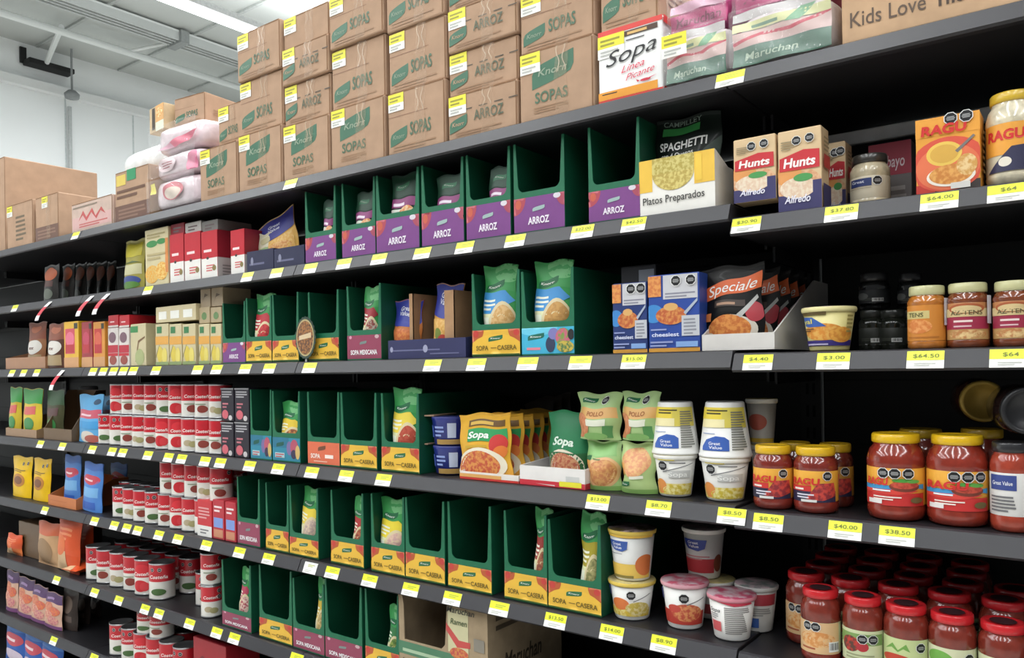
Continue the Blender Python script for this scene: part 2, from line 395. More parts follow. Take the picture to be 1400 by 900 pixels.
# white soup box with red bands
zt = zlev(0); x0 = fx(819, zt, Y0); x1 = fx(907, zt, Y0); hh = fz(46, x0, Y0) - zt; w_ = x1 - x0
t = thing('soup_carton', 'white soup carton with black script lettering and red edges', 'box', ((x0 + x1) / 2, Y0, zt))
bb = MB().box(-w_ / 2, w_ / 2, 0, .28, 0, hh, M('eeeeec', .45, var=.02), .004)
S = flat(w_, hh)
bb.paint(S, w_, hh, [('r', 0, .93, 1, 1, 'd8433c'), ('r', 0, 0, 1, .05, 'd23a2e'), ('r', 0, .05, .92, .16, 'e69a2c'), ('x', .06, .12, .4, .15, 1, '3a2a14'), ('r', .42, .845, .93, .915, '4a3020'), ('x', .47, .86, .9, .93, 1, 'd9b06a'), ('x', .45, .78, .85, .81, 1, '555555'),
    ('t', 'Sopa', .52, .53, .2, '1c1c1e', .78, .3, -.002, .12), ('t', 'Linea', .55, .38, .09, 'd63a56', .36, .4, 0, .12), ('t', 'Picante', .66, .27, .085, 'd63a56', .44, .4, 0, .12), ('e', .74, .2, .08, .018, 'c93546'), ('p', [(.66, .2), (.6, .23), (.62, .19)], 'c93546'), ('p', [(.8, .2), (.92, .235), (.8, .215)], 'c93546')])
bb.paint(sideR(w_, .28, hh), .28, hh, [('r', 0, .9, 1, 1, 'd8433c'), ('r', 0, 0, 1, .06, 'd23a2e')])
bb.build('body', t)
sticker(t, S, w_, hh, .0, .93, .06, .045)
reg(0, x0, x1, 'the white soup carton')
shipping_carton(x0 - .0, x0 + .13, zt + hh, .16, .3, 'sopas', 'brown carton lying on top of the white soup carton', Y0 + .01, stick=False)

# soft wrapped bundles
def bag(w, d, h, m, n=3.2, amp=.006, seed=0, mu=30, mv=16):
    bb = MB()
    def fn(a, b):
        th = 2 * PI * a; ph = PI * (b - .5); e = 2 / n
        sp = lambda t: math.copysign(abs(t) ** e, t)
        cx, sx_ = math.cos(th - PI * .75), math.sin(th - PI * .75); cp, sp_ = math.cos(ph), math.sin(ph)
        p = Vector((w / 2 * sp(cp) * sp(cx), d / 2 * sp(cp) * sp(sx_) + d / 2, h / 2 * sp(sp_) + h / 2))
        k = noise.noise(Vector((p.x * 18 + seed, p.y * 18, p.z * 30))) + .6 * noise.noise(Vector((p.x * 45, p.y * 45 + seed, p.z * 60)))
        q = (p - Vector((0, d / 2, h / 2))).normalized() * k * amp
        p += q; p.z = max(0, p.z)
        return p
    bb.grid(fn, mu, mv, m)
    return bb
FILM = M('d9d2d2', .15, coat=.6, bump=.5, scale=40)
def soft_pack(name, label, cat, x0, x1, z, h, d, m, ops, group=None, Y=Y0, seed=0, amp=.005, film=True):
    w = x1 - x0
    t = thing(name, label, cat, ((x0 + x1) / 2, Y, z + .0005), 0, group)
    bag(w, d, h, m, 5, amp, seed).build('contents', t)
    if ops:
        bb = MB(); bb.paint(lambda u, v, o: ((u - .5) * w * .94, -.0035 - o - .003 * math.cos((u - .5) * 3) - .003 * math.sin(v * 9 + u * 11 + seed), (.05 + .9 * v) * h), w, h, ops)
        bb.build('print', t)
    if film:
        bb = MB(); fm = M('f6f6f4', .12, coat=1, alpha=.13)
        bb.grid(lambda a, b: ((a - .5) * w * .97, -.016 - .004 * noise.noise(Vector((a * 9 + seed, b * 3, 0))) - .003 * noise.noise(Vector((a * 26 + b * 12, b * 7, seed))), h * (.03 + .94 * b)), 44, 20, fm)
        bb.build('plastic_wrap', t)
    return t
z = zlev(0)
pa, pb, pc = fx(911, z, Y0), fx(997, z, Y0), fx(1143, z, Y0)
gops = [('r', 0, 0, 1, .34, '557a68'), ('t', 'Maruchan', .4, .1, .13, 'b9cbb6', .55, .15), ('r', 0, .34, 1, .62, 'd8b9b4'), ('p', [(0, .4), (.3, .5), (.62, .46), (1, .62), (1, .68), (.6, .52), (.3, .56), (0, .46)], 'c94a5c'), ('r', 0, .64, 1, .8, 'dfe0a8'), ('p', [(.55, .62), (.8, .98), (.95, .98), (.7, .6)], '7fb18b'), ('x', .2, .67, .6, .78, 1, '7a9a84'), ('r', .0, .84, 1, 1, 'ccc6c6')]
hb = fz(50, pa, Y0) - z; zb2 = z + hb
soft_pack('noodle_bundle', 'shrink-wrapped green and white soup bundle right of the white soup carton', 'noodle pack', pa, pb, z, hb, .3, FILM, gops, 'shrink-wrapped noodle bundles', seed=1)
soft_pack('noodle_bundle', 'shrink-wrapped green and white soup bundle beside the kids lettering box', 'noodle pack', pb + .004, pc, z, hb + .005, .3, FILM, gops, 'shrink-wrapped noodle bundles', seed=2)
mops = [('r', 0, 0, 1, .5, 'b5336f'), ('t', 'Maruchan', .5, .15, .25, '7a1b48', .8, .15), ('r', 0, .55, 1, .8, 'd7a9bd')]
soft_pack('noodle_bundle', 'magenta shrink-wrapped soup bundle lying above the left green one', 'noodle pack', pa, pb - .004, zb2, .075, .28, M('b04a7a', .2, coat=.5, bump=.4, scale=40), mops, 'shrink-wrapped noodle bundles', Y0 + .02, 3)
soft_pack('noodle_bundle', 'magenta shrink-wrapped soup bundle lying above the right green one', 'noodle pack', pb + .002, pc - .012, zb2 + .006, .095, .28, M('b04a7a', .2, coat=.5, bump=.4, scale=40), mops, 'shrink-wrapped noodle bundles', Y0 + .02, 4)
t0 = bpy.data.objects['noodle_bundle']; bb = None
sticker(t0, lambda u, v, o: ((u - .5) * (pb - pa), -.0215 - o, v * hb), pb - pa, hb, .02, .9, .05, .042)
reg(0, pa, pb, 'the left green noodle bundle'); reg(0, pb, pc, 'the right green noodle bundle')
xa = fx(1150, z, Y0); 
shipping_carton(xa, xa + .33, z, .25, .3, 'plain', 'pale carton lettered about kids at the top right corner', Y0, stick=False, card=M('c6a483', .8, spec=.2, scale=22), tape=False, extra=[('t', 'Kids Love', .215, .105, .10, '5d4b3d', .34, 0, .004), ('t', 'The C', .52, .105, .105, '4a3a2e', .2, 0, .03), ('e', .13, .36, .04, .05, '6a5545'), ('e', .19, .36, .04, .05, '6a5545')], group=None)
reg(0, xa, xa + .33, 'the pale kids carton')
# far left end of the top shelf
def px_carton(pl, pr, pt, d, lab, Y=Y0, z=None, **k):
    z = zlev(0) if z is None else z
    a, b_ = fx(pl, z, Y), fx(pr, z, Y)
    t = shipping_carton(a, b_ - .003, z, fz(pt, a, Y) - z, d, 'plain', lab, Y, **k)
    reg(0, a, b_, 'the ' + lab); return t, a, b_, fz(pt, a, Y)
DB = [('r', 0, 0, 1, .32, '6d4c3e'), ('x', .1, .06, .9, .28, 3, '8a6a58')]
t, a1, b1, z1 = px_carton(158, 206, 238, .3, 'carton with dark band and green-yellow emblem left of pink packs', stick=False, tape=False, extra=DB + [('r', .05, .72, .32, .93, 'd9c15a'), ('r', .36, .78, .62, 1, '2f8f5e'), ('x', .06, .46, .9, .68, 2, '6a4a38')])
px_carton(98, 155, 281, .22, 'low pale carton with red script print', stick=False, tape=False, card=M('c9b0a2', .6, scale=20), extra=[('r', .03, .1, .97, .5, 'd2a9a4'), ('p', [(.18, .36), (.3, .7), (.38, .45), (.52, .72), (.6, .42), (.74, .68), (.84, .42), (.72, .56), (.62, .32), (.5, .58), (.38, .32), (.29, .55)], 'c0504e'), ('x', .2, .14, .9, .3, 2, 'c0605a'), ('x', .05, .82, .9, .92, 1, '8a7a6a')])
px_carton(49, 81, 272, .44, 'long carton with dark band and white sticker, second from the left end', sx=.3, tape=True, extra=DB)
px_carton(10, 46, 283, .36, 'carton at the left end of the top shelf with column of print', tape=False, extra=[('x', .35, .15, .75, .75, 6, '6a5a42')])
shipping_carton(-4.35, -3.76, zlev(0), .415, .39, 'plain', 'large plain carton behind the others at the far left, its long side showing', Y0 + .03, stick=False, tape=False)
# white roll lying on the banded carton
t = thing('plastic_roll', 'white plastic-wrapped roll lying on the banded carton', 'roll', (b1 - .15, Y0 + .12, z1 + .053))
bb = MB(); pr = [(.012, -.17), (.035, -.168), (.048, -.155), (.052, -.12), (.053, .0), (.052, .12), (.046, .155), (.02, .165)]
bb.lathe(pr, M('e8eaea', .3, coat=.3), 24); o = bb.build('roll', t); o.rotation_euler = (0, PI / 2, 0)
# pink and white packs
z = zlev(0); a2, b2 = fx(206, z, Y0), fx(273, z, Y0)
PK = M('dccbd0', .2, coat=.5, bump=.5, scale=30)
zz = z
for i, (pt, lb) in enumerate(((250, 'bottom'), (216, 'middle'), (178, 'crumpled top'))):
    zt = fz(pt, a2, Y0)
    pk = [[('e', .5, .55, .22, .3, 'c4606a'), ('e', .5, .48, .18, .2, 'd8c8b8'), ('r', 0, .6, .12, .95, 'e5d95c')], [('e', .35, .5, .2, .3, 'd9c3c6'), ('x', .25, .35, .5, .65, 3, '9a4a56'), ('e', .92, .3, .14, .5, 'd77a98')], [('p', [(.3, .2), (.55, .42), (.98, .5), (.8, .15), (.5, .05)], 'cf4b6c'), ('p', [(.1, .1), (.4, .3), (.5, .06)], 'c98fa4')]][i]
    soft_pack('wrapped_pack', 'pink and white plastic-wrapped pack, %s of the stack of three' % lb, 'pack', a2, b2, zz, zt - zz, .26, PK, pk, 'pink plastic-wrapped packs', Y0 + .005 * i, 10 + i, .008 if i == 2 else .005)
    zz = zt + .001
reg(0, a2, b2, 'the pink plastic-wrapped packs')
a3 = fx(238, zz, Y0 + .05)
shipping_carton(a3, a3 + .155, zz + .004, .095, .2, 'sopas', 'small brown carton lying on top of the crumpled pink pack', Y0 + .06, rz=.12, stick=False, tape=False)
t = thing('snack_carton', 'small opened orange and yellow carton at the left on pink pack', 'box', (fx(222, zz, Y0 + .05), Y0 + .03, zz + .004), -.1)
bb = MB().box(-.055, .055, 0, .1, 0, .085, M('c9b08a', .6), .002)
bb.paint(flat(.11, .085), .11, .085, [('r', .45, .35, 1, 1, 'dca868'), ('e', .72, .7, .2, .2, 'd9923c/e8d8a0'), ('r', .45, 0, 1, .35, 'dde0cc'), ('r', .2, .1, .4, .95, '3f3226')]); bb.build('body', t)

G = 'soup pouches standing in the green cases'; CASES = []
# ---------------------------------------------------------------- pouches
def pouch_S(w, h, t, kind='stand', back=1):
    def T(u, v):
        e = 1 - abs(2 * u - 1) ** 2.6
        if kind == 'pillow': p = max(0, math.sin(PI * min(1, max(0, (v - .05) / .9)))) ** .55 if .05 < v < .95 else 0
        else: p = 0 if v > .92 else (max(0, (.92 - v) / .5) ** .7 if v > .42 else 1 - .25 * (1 - v / .42) ** 2)
        return t / 2 * e * p + .0009
    def S(u, v, o, b=1):
        nar = 1 - .05 * math.sin(PI * v) - (.06 * (1 - v) if kind == 'cup' else 0)
        wob = .003 * math.sin(v * 11 + w * 90) * (1 if u > .5 else -1) * abs(2 * u - 1)
        return ((u - .5) * w * nar + wob, b * -(T(u, v) + o + (.0006 * math.sin(v * 400) if v > .94 else 0)), v * h + .003 * math.sin(u * 9 + h * 70) * v)
    return S
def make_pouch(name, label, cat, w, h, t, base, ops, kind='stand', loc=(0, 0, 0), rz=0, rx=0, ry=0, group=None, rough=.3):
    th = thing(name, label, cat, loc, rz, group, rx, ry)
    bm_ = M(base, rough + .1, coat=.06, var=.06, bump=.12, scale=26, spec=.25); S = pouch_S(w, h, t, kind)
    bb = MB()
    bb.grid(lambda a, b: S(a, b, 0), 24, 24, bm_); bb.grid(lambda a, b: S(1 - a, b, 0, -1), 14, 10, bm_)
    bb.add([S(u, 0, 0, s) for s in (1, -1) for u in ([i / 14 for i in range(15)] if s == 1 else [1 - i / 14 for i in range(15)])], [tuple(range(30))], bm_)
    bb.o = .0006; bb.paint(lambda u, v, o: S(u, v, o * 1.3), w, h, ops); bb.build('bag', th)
    sl = MB(); sl.o = .0035
    sl.grid(lambda a, b: S(a, .955 + .04 * b, .0004), 14, 2, M(base, .35, var=.15)); sl.build('top_seal', th)
    return th

def P_green(band, pic, pic2='d8c9a0'):     # green soup pouch: emblem on top, coloured band, bowl at lower right
    return [('r', 0, .7, 1, 1, '3d9a52'), ('e', .75, .95, .4, .16, '6fb878'), ('l', .4, .76, .3, .06, '1d6a40', 'Knorr'), ('p', [(0, .46), (0, .7), (.75, .7), (.98, .6), (.55, .46)], band), ('x', .06, .5, .5, .64, 3, 'e9ead8'), ('r', .03, .0, .97, .46, 'dfe0b4'), ('e', .68, .28, .37, .3, pic2), ('e', .7, .28, .32, .26, pic), ('r', .05, .22, .32, .42, 'e6ead6'), ('r', .1, .03, .26, .16, '3c4a6a')]
_np = {}
def pouch_at(px, pb_, li, ptop, wpx, base, ops, label, group, Y=Y0 + .05, kind='stand', t=.045, ry=0, rx=-.04, name='soup_pouch', cat='pouch', z=None, rz=0, dz=0, register=False):
    z = (zlev(li, px) if z is None else z) + .0006
    inside = group == G
    if inside: Y = Y0 + .008; t = min(t, .04)
    x = fx(px, z, Y + t * .3); d = dep(x, Y); tt = (px - CX) / F
    w = wpx * d / F / (CT + tt * ST); h = fz(ptop, x, Y) - z
    if inside:
        c = min([q for q in CASES if q[2] == li], key=lambda q: abs((q[0] + q[1]) / 2 - fx(px, z, Y0)))
        w = min(w, c[1] - c[0] - .012); x = min(c[1] - .006 - w / 2, max(c[0] + .006 + w / 2, x))
    if li: h = min(h, ZS[li - 1] - .037 - z - dz - abs(ry) * w * .55 - abs(rx) * .0)
    o = make_pouch(name, label, cat, w, h, t, base, ops, kind, (x, Y + t / 2, z + dz), rz, rx, ry, group)
    if register: reg(li, x - w / 2, x + w / 2, 'the ' + label)
    return o

# ---------------------------------------------------------------- green display cases
LB = {
 'arroz': ('7d4587', [('e', 0, 1, .24, .5, 'b04a58'), ('e', .09, .82, .06, .14, 'c8604a'), ('e', 1, 1, .16, .38, 'a84a5c'), ('e', .86, .93, .07, .08, 'd9d3dc'), ('l', .5, .64, .12, .08, '9fb7b4'), ('t', 'ARROZ', .5, .2, .2, 'f0e6f2', .42, 0, .03)]),
 'casera': ('e3b441', [('e', 0, 1, .25, .5, 'b85a34'), ('e', .08, .86, .06, .14, 'c2413a'), ('e', 1, 1, .24, .5, 'b85a34'), ('e', .93, .86, .06, .12, 'c2413a'), ('e', .5, -.02, .62, .86, 'e8b941'), ('l', .5, .66, .15, .13, '2a6a44', 'Knorr'), ('t', 'SOPA', .22, .2, .18, '6f5d22', .26, 0, .02), ('r', .4, .27, .52, .3, '8a6a2a'), ('t', 'CASERA', .74, .2, .18, '6f5d22', .4, 0, .02), ('r', 0, 0, 1, .05, '4e6a2c')]),
 'mexicana': ('93425a', [('e', .1, .92, .04, .07, 'd99ab0'), ('e', .88, .92, .06, .08, 'c7a9ac'), ('l', .48, .68, .1, .08, '7a8a86'), ('t', 'SOPA MEXICANA', .5, .18, .19, 'f3eef0', .78, 0, .03)]),
 'blue': ('2f86a0', [('r', 0, .55, .6, 1, '2b7390'), ('l', .28, .7, .14, .12, '1d5a50'), ('e', .62, .55, .1, .3, '7a6a9a'), ('e', .8, .6, .14, .34, 'b5556a'), ('e', .78, .3, .1, .2, '3a3450'), ('e', .92, .4, .08, .3, 'd0b06a'), ('r', .1, .12, .45, .34, 'a9ced6'), ('x', .12, .14, .44, .34, 2, 'c0565a')]),
 'sky': ('45b2d4', [('e', .3, 1, .4, .3, '6cc8e2'), ('l', .28, .66, .16, .14, '1f6a5a', 'Knorr'), ('x', .1, .15, .48, .34, 1, 'e58a9a'), ('e', .56, .35, .09, .3, '35405a'), ('e', .62, .75, .1, .22, '7f7ab4'), ('e', .8, .6, .14, .36, 'c8607a/7a9a4a'), ('e', .84, .25, .16, .22, '5a7a4a/c8b04a'), ('e', .95, .7, .06, .2, '2a2a2c')]),
 'orange': ('dd6f4e', [('l', .45, .72, .12, .13, '7a4a34'), ('t', 'SOPA', .25, .26, .2, 'f6e6dc', .3, 0, .03), ('x', .55, .28, .92, .6, 1, 'f6e6dc'), ('x', .2, .1, .8, .18, 1, 'f0c8b4')]),
}
def make_case(w, h, d, lh, style, label, loc, rz=0):
    t = thing('display_case', label, 'display box', loc, rz, 'green cardboard display cases')
    th = .0025; hw = w / 2 - .0008
    for s in (-1, 1):
        MB().box(s * hw - (th if s > 0 else 0), s * hw + (0 if s > 0 else th), th + .0002, d, 0, h, GREEN).build('side_panel', t)
    MB().box(-hw + th, hw - th, d - th, d, 0, h * .97, GREEN).build('back_panel', t)
    MB().box(-hw + th, hw - th, th, d - th, 0, th, GREEN).build('base_panel', t)
    s1 = w * .06; r = w * .11; n = 7; s2 = w * .085
    pts = [(-hw, 0), (hw, 0), (hw, h), (hw - s1 * .7, h)]
    pts += [(hw - s2 - r + r * math.cos(a), lh + .012 + r - r * math.sin(a)) for a in [PI / 2 * k / n for k in range(n + 1)]]
    pts += [(-hw + s2 + r - r * math.sin(a), lh + .012 + r - r * math.cos(a)) for a in [PI / 2 * k / n for k in range(n + 1)]]
    pts += [(-hw + s1 * .7, h), (-hw, h)]
    bb = MB().prism(pts, 0, th, GREEN_EDGE)
    c, ops = LB[style]
    bb.paint(flat(w - .002, lh - .004, 0, 0, .003), w - .002, lh - .004, [('r', 0, 0, 1, 1, c)] + ops)
    bb.build('front_panel', t)
    return t
def case(li, pl, pr, plt, ptop, style, label, Y=Y0, d=.32):
    """front corners pl..pr, top of the coloured label plt and of the case ptop, at the left edge"""
    z = zlev(li) + .0004
    x0, x1 = fx(pl, z, Y), fx(pr, z, Y)
    lh = fz(plt, x0, Y) - z; h = fz(ptop, x0, Y) - z
    h = min(h, .208 if li != 1 else .196)
    if any(x0 - .01 < q < x1 + .01 for q in SEAM): h = min(h, .192)
    t = make_case(x1 - x0, h, d, lh, style, label, ((x0 + x1) / 2, Y, z))
    reg(li, x0, x1, 'the ' + label); CASES.append((x0, x1, li)); return x0, x1, z
A = 'green display case with purple rice label'
case(1, 418, 460, 326, 255, 'arroz', A + ', leftmost of seven on its shelf')
case(1, 468, 514, 316, 245, 'arroz', A + ', second from the left')
case(1, 515, 574, 302, 235, 'arroz', A + ', third from the left')
case(1, 577, 635, 292, 220, 'arroz', A + ', fourth from the left')
case(1, 638, 699, 283, 210, 'arroz', A + ', fifth from the left')
case(1, 703, 773, 273, 180, 'arroz', A + ', wide open and empty, sixth')
case(1, 805, 876, 263, 170, 'arroz', A + ', empty, next to the spaghetti tray')
C_ = 'green display case with yellow label'
case(2, 305, 336, 469, 415, 'arroz', 'green display case with purple label on the third shelf')
case(2, 337, 372, 467, 408, 'casera', C_ + ' holding a red and green pouch, third shelf left')
case(2, 373, 409, 466, 403, 'casera', C_ + ' partly covered by the round sign')
case(2, 422, 464, 463, 400, 'casera', C_ + ' just right of the round sign')
case(2, 475, 522, 459, 392, 'mexicana', 'green display case with maroon label left of the blue tray')
case(2, 646, 712, 452, 375, 'casera', C_ + ' and blue-green pouch, right of the blue tray')
case(2, 713.5, 786, 449, 372, 'sky', 'green display case with sky blue vegetable label')
case(3, 343, 372, 594, 533, 'blue', 'green display case with blue label beside the black cartons')
case(3, 373, 411, 597, 535, 'blue', 'green display case with blue label holding a yellow pouch')
case(3, 421, 465, 603, 536, 'orange', 'green display case with orange label')
case(3, 466.5, 516, 607, 537, 'casera', C_ + ', empty, right of the orange-labelled case')
case(3, 522, 574, 610, 538, 'casera', C_ + ' and upright soup pouch left of the blue tubs')
case(4, 325, 356, 712, 652, 'mexicana', 'green display case with maroon label beside the red cartons')
case(4, 364, 395.5, 722, 660, 'casera', C_ + ', leftmost yellow one of the fifth shelf')
case(4, 396.5, 436, 733, 664, 'casera', C_ + ' and a leaning soup pouch, fifth shelf')
case(4, 453, 498, 738, 670, 'casera', C_ + ' with red pouch at its right inside, fifth shelf')
case(4, 508, 554, 747, 675, 'casera', C_ + ' with upright green pouch, fifth shelf')
case(4, 555, 609, 754, 680, 'casera', C_ + ', empty, right of the upright pouch case, fifth shelf')
case(4, 613, 673, 769, 686, 'casera', C_ + ', wide and empty, middle of the fifth shelf')
case(4, 690, 749, 780, 698, 'casera', C_ + ', second from right on the fifth shelf')
case(4, 750, 823, 793, 710, 'casera', C_ + ', rightmost, beside the stacked noodle cups')
case(5, 304, 344, 834, 765, 'mexicana', 'green display case with maroon label, lower left beside stacked cans')
case(5, 355, 400, 843, 770, 'casera', C_ + ' on the lowest visible row')
case(5, 401, 444, 857, 780, 'mexicana', 'green display case with maroon label, lower row, left of its twin')
case(5, 445, 496, 869, 790, 'mexicana', 'green display case with maroon label, lower row, right of its twin')
case(5, 500, 547, 882, 800, 'casera', C_ + ' cut by the bottom edge beside the noodle carton')

def gp(li, px, pt, wpx, band, pic, lab, Y=Y0 + .07, **k):
    return pouch_at(px, 0, li, pt, wpx, '3d9a52', P_green(band, pic), lab, G, Y, dz=.003, **k)
RICE = [('r', 0, .7, 1, 1, '0f3a26'), ('l', .45, .84, .26, .05, '2a6a48', 'Knorr', 'a8b8a8'), ('r', .05, .56, .95, .68, '8a3a72'), ('x', .15, .58, .8, .66, 1, 'e6d8e4'), ('r', .05, .2, .5, .54, 'd5d8cc'), ('e', .68, .4, .3, .17, 'e0884a/e8c79a'), ('r', .05, .05, .95, .2, '2a4a3a')]
for px, pt, wp, Yk, lb in ((449, 273, 16, .12, 'leftmost rice case'), (498, 262, 24, .09, 'second rice case'), (551, 238, 32, .10, 'third rice case'), (615, 238, 36, .08, 'fourth rice case'), (684, 227, 30, .12, 'fifth rice case')):
    pouch_at(px, 0, 1, pt, wp * 1.15, '0f2c20', RICE, 'dark green rice pouch inside the ' + lb, G, Y0 + Yk, t=.03, dz=.003)
gp(2, 358, 403, 26, 'b8323c', 'c83a3a/a82a30', 'green pouch with red band in a yellow-labelled case')
gp(2, 506, 393, 22, '9a2b34', 'b8b0a0/8a3a34', 'green pouch with dark red band in the maroon-labelled case')
gp(2, 681, 363, 46, '3f8fcc', 'd9b27a/c99a5a', 'blue-green cream pouch in the yellow-labelled case', t=.06, Y=Y0 + .02)
gp(2, 754, 357, 52, '3f8fcc', 'c99a58/b9884a', 'blue-green rice pouch above the sky blue label', t=.06, Y=Y0 + .02)
gp(3, 395, 551, 29, 'e0c23a', '8a4a30/c98a4a', 'green and yellow pouch above a blue label')
gp(3, 553, 533, 38, 'e8d04a', 'b8503c/a8402c', 'green and yellow pouch with red bowl left of blue tubs', t=.05, Y=Y0 + .04)
gp(4, 422, 670, 26, 'e8cf48', 'b9a098/d8c0a8', 'leaning green and yellow pouch in the second yellow case', ry=.05)
gp(4, 492, 683, 20, 'b03a38', '8a3a30/b86a4a', 'dark pouch with red band at the right inside its case', Y=Y0 + .14)
gp(4, 535, 685, 38, 'e8d23c', 'c9a09a/d9b8a0', 'upright green and yellow pouch with white emblem, fifth shelf')
gp(4, 741, 700, 22, '9a3a34', '8a4a3a/a86a4a', 'red pouch half hidden in the second case from the right', Y=Y0 + .12)
gp(4, 814, 706, 34, 'a89a2c', '7a7a4a/a8a06a', 'dim green pouch inside the rightmost yellow case', Y=Y0 + .16)
gp(5, 335, 780, 14, 'b84a60', 'a84a5a/d8c0b0', 'small pouch with pink band in the lower maroon case', Y=Y0 + .07)
gp(5, 440, 795, 16, 'c9a93a', 'c9b07a/a8905a', 'slim yellow-banded pouch between the lower maroon cases', Y=Y0 + .07)
gp(5, 539, 833, 18, '3d7a4a', '8a9a4a/5a7a3a', 'dark green pouch against the noodle carton', Y=Y0 + .05)

# ---------------------------------------------------------------- trays and retail boxes
def make_tray(name, label, w, d, h, hb, m, loc, ops=(), rz=0, group=None, cat='tray', inner=None, side_ops=()):
    t = thing(name, label, cat, loc, rz, group); th = .003
    MB().box(-w / 2, w / 2, 0, d, 0, th, inner or m).build('base_panel', t)
    bb = MB().box(-w / 2, w / 2, 0, th, th, h, m); bb.paint(flat(w, h), w, h, ops); bb.build('front_panel', t)
    for s in (-1, 1):
        bb = MB(); x = s * (w / 2 - th / 2)
        pr = [(th, th), (d - th, th), (d - th, hb), (d * .72, hb), (th, h)]
        vs = [(x - th / 2, y, zz) for y, zz in pr] + [(x + th / 2, y, zz) for y, zz in pr]
        bb.add(vs, [tuple(range(4, -1, -1)), tuple(range(5, 10))] + [(i, (i + 1) % 5, (i + 1) % 5 + 5, i + 5) for i in range(5)], m)
        if s > 0 and side_ops: bb.paint(sideR(w, d, h), d, h, side_ops)
        bb.build('side_panel', t)
    MB().box(-w / 2, w / 2, d - th, d, th, hb, inner or m).build('back_panel', t)
    return t
def tray_px(li, pl, pr, pt, d, hb, m, name, label, ops=(), Y=Y0, **k):
    z = zlev(li, pl) + .0005; a, b_ = fx(pl, z, Y), fx(pr, z, Y); h = fz(pt, a, Y) - z
    reg(li, a, b_, 'the ' + label)
    return make_tray(name, label, b_ - a, d, h, hb, ink(m), ((a + b_) / 2, Y, z), ops, **k)
def make_carton(name, label, cat, w, d, h, base, ops, loc, rz=0, group=None, side=None, flap=True, rough=.42):
    t = thing(name, label, cat, loc, rz, group)
    bb = MB().box(-w / 2, w / 2, 0, d, 0, h, M(base, rough, var=.04), .0016)
    bb.paint(flat(w, h), w, h, ops)
    if side is not None: bb.paint(sideR(w, d, h), d, h, side)
    bb.build('body', t)
    if flap: MB().box(-w / 2 + .002, w / 2 - .002, .002, d - .002, h, h + .0007, M(base, rough, var=.08)).build('top_flap', t)
    return t
def carton_px(li, pl, pr, pt, d, base, ops, name, label, cat='box', Y=Y0, z=None, group=None, side=None, rz=0, register=True):
    z = (zlev(li, pl) if z is None else z) + .0005; a, b_ = fx(pl, z, Y), fx(pr, z, Y); h = fz(pt, a, Y) - z
    if register: reg(li, a, b_, 'the ' + label)
    make_carton(name, label, cat, b_ - a - .002, d, h, base, ops, ((a + b_) / 2, Y, z), rz, group, side)
    return z + h

# spaghetti tray and pouch (second shelf)
tray_px(1, 875, 978, 222, .09, .085, 'ece9e2', 'display_tray', 'white and yellow tray of prepared dishes holding the spaghetti pouch', [('r', 0, .42, .18, 1, 'ecc04a'), ('r', .74, .45, 1, 1, 'ecc04a'), ('e', .46, .72, .28, .32, 'd8c878/b8a050'), ('r', .18, .72, .74, 1, 'd3c67a/b3a04c'), ('r', .76, .5, .84, .96, 'f0c84e'), ('t', 'Platos Preparados', .46, .2, .13, '3c3a36', .82, 0, .008, .02)])
pouch_at(938, 0, 1, 143, 92, '141d18', [('r', .0, .0, 1, .38, 'cdbf74/a8963e'), ('e', .5, .22, .4, .22, 'e6d884/c2a84a'), ('r', .12, .82, .7, .9, '3f9a50'), ('t', 'CAMPILLEY', .42, .92, .05, '7a8a80', .6), ('t', 'SPAGHETTI', .46, .66, .085, 'f2f2ee', .72, 0, .025), ('t', 'con 4 Quesos', .38, .58, .05, 'e6e6de', .52), ('p', [(1, .42), (.62, .44), (.8, .62), (1, .75)], '33443a'), ('e', .5, .38, .55, .05, 'e8e4b0')], 'dark green spaghetti pouch standing in the white and yellow tray', None, Y0 + .035, t=.05, dz=.0034, name='pasta_pouch')
HUNT = [('e', .45, .32, .55, .2, 'e0b48c/d49a70'), ('e', .25, .45, .3, .14, 'e09a5a'), ('r', 0, 0, 1, .2, '3d3a66'), ('e', .46, .28, .42, .13, 'ead9c2/e0c2a6'), ('r', .8, 0, 1, .35, '3d3a66'), ('e', .58, .4, .22, .05, '4f9a55'), ('p', [(.04, .5), (.96, .5), (.96, .72), (.6, .74), (.04, .66)], 'c8333a'), ('t', 'Hunts', .5, .54, .11, 'f6f0ea', .74, .15, .03), ('t', 'Alfredo', .45, .1, .09, 'e8e6f2', .6, .25, .02), ('x', .08, .76, .4, .88, 4, '9a8a6a'), ('o', .44, .86, .0085), ('o', .74, .87, .0085)]
HS = [('r', 0, 0, 1, .3, '3d3a66'), ('r', .1, .5, .9, .66, 'c0493f'), ('x', .1, .7, .8, .9, 4, 'a8906a')]
for pl, pr, pt, Yk, lb in ((1003, 1062, 193, 0, 'left of the pair at the bay edge'), (1064, 1125, 182, 0, 'right of the pair, showing its side'), (1131, 1158, 197, .1, 'standing back behind the pair')):
    carton_px(1, pl, pr, pt, .045, 'dcbf95', HUNT, 'sauce_carton', 'cream and blue pasta sauce carton, ' + lb, Y=Y0 + Yk, group='cream sauce cartons', side=HS)
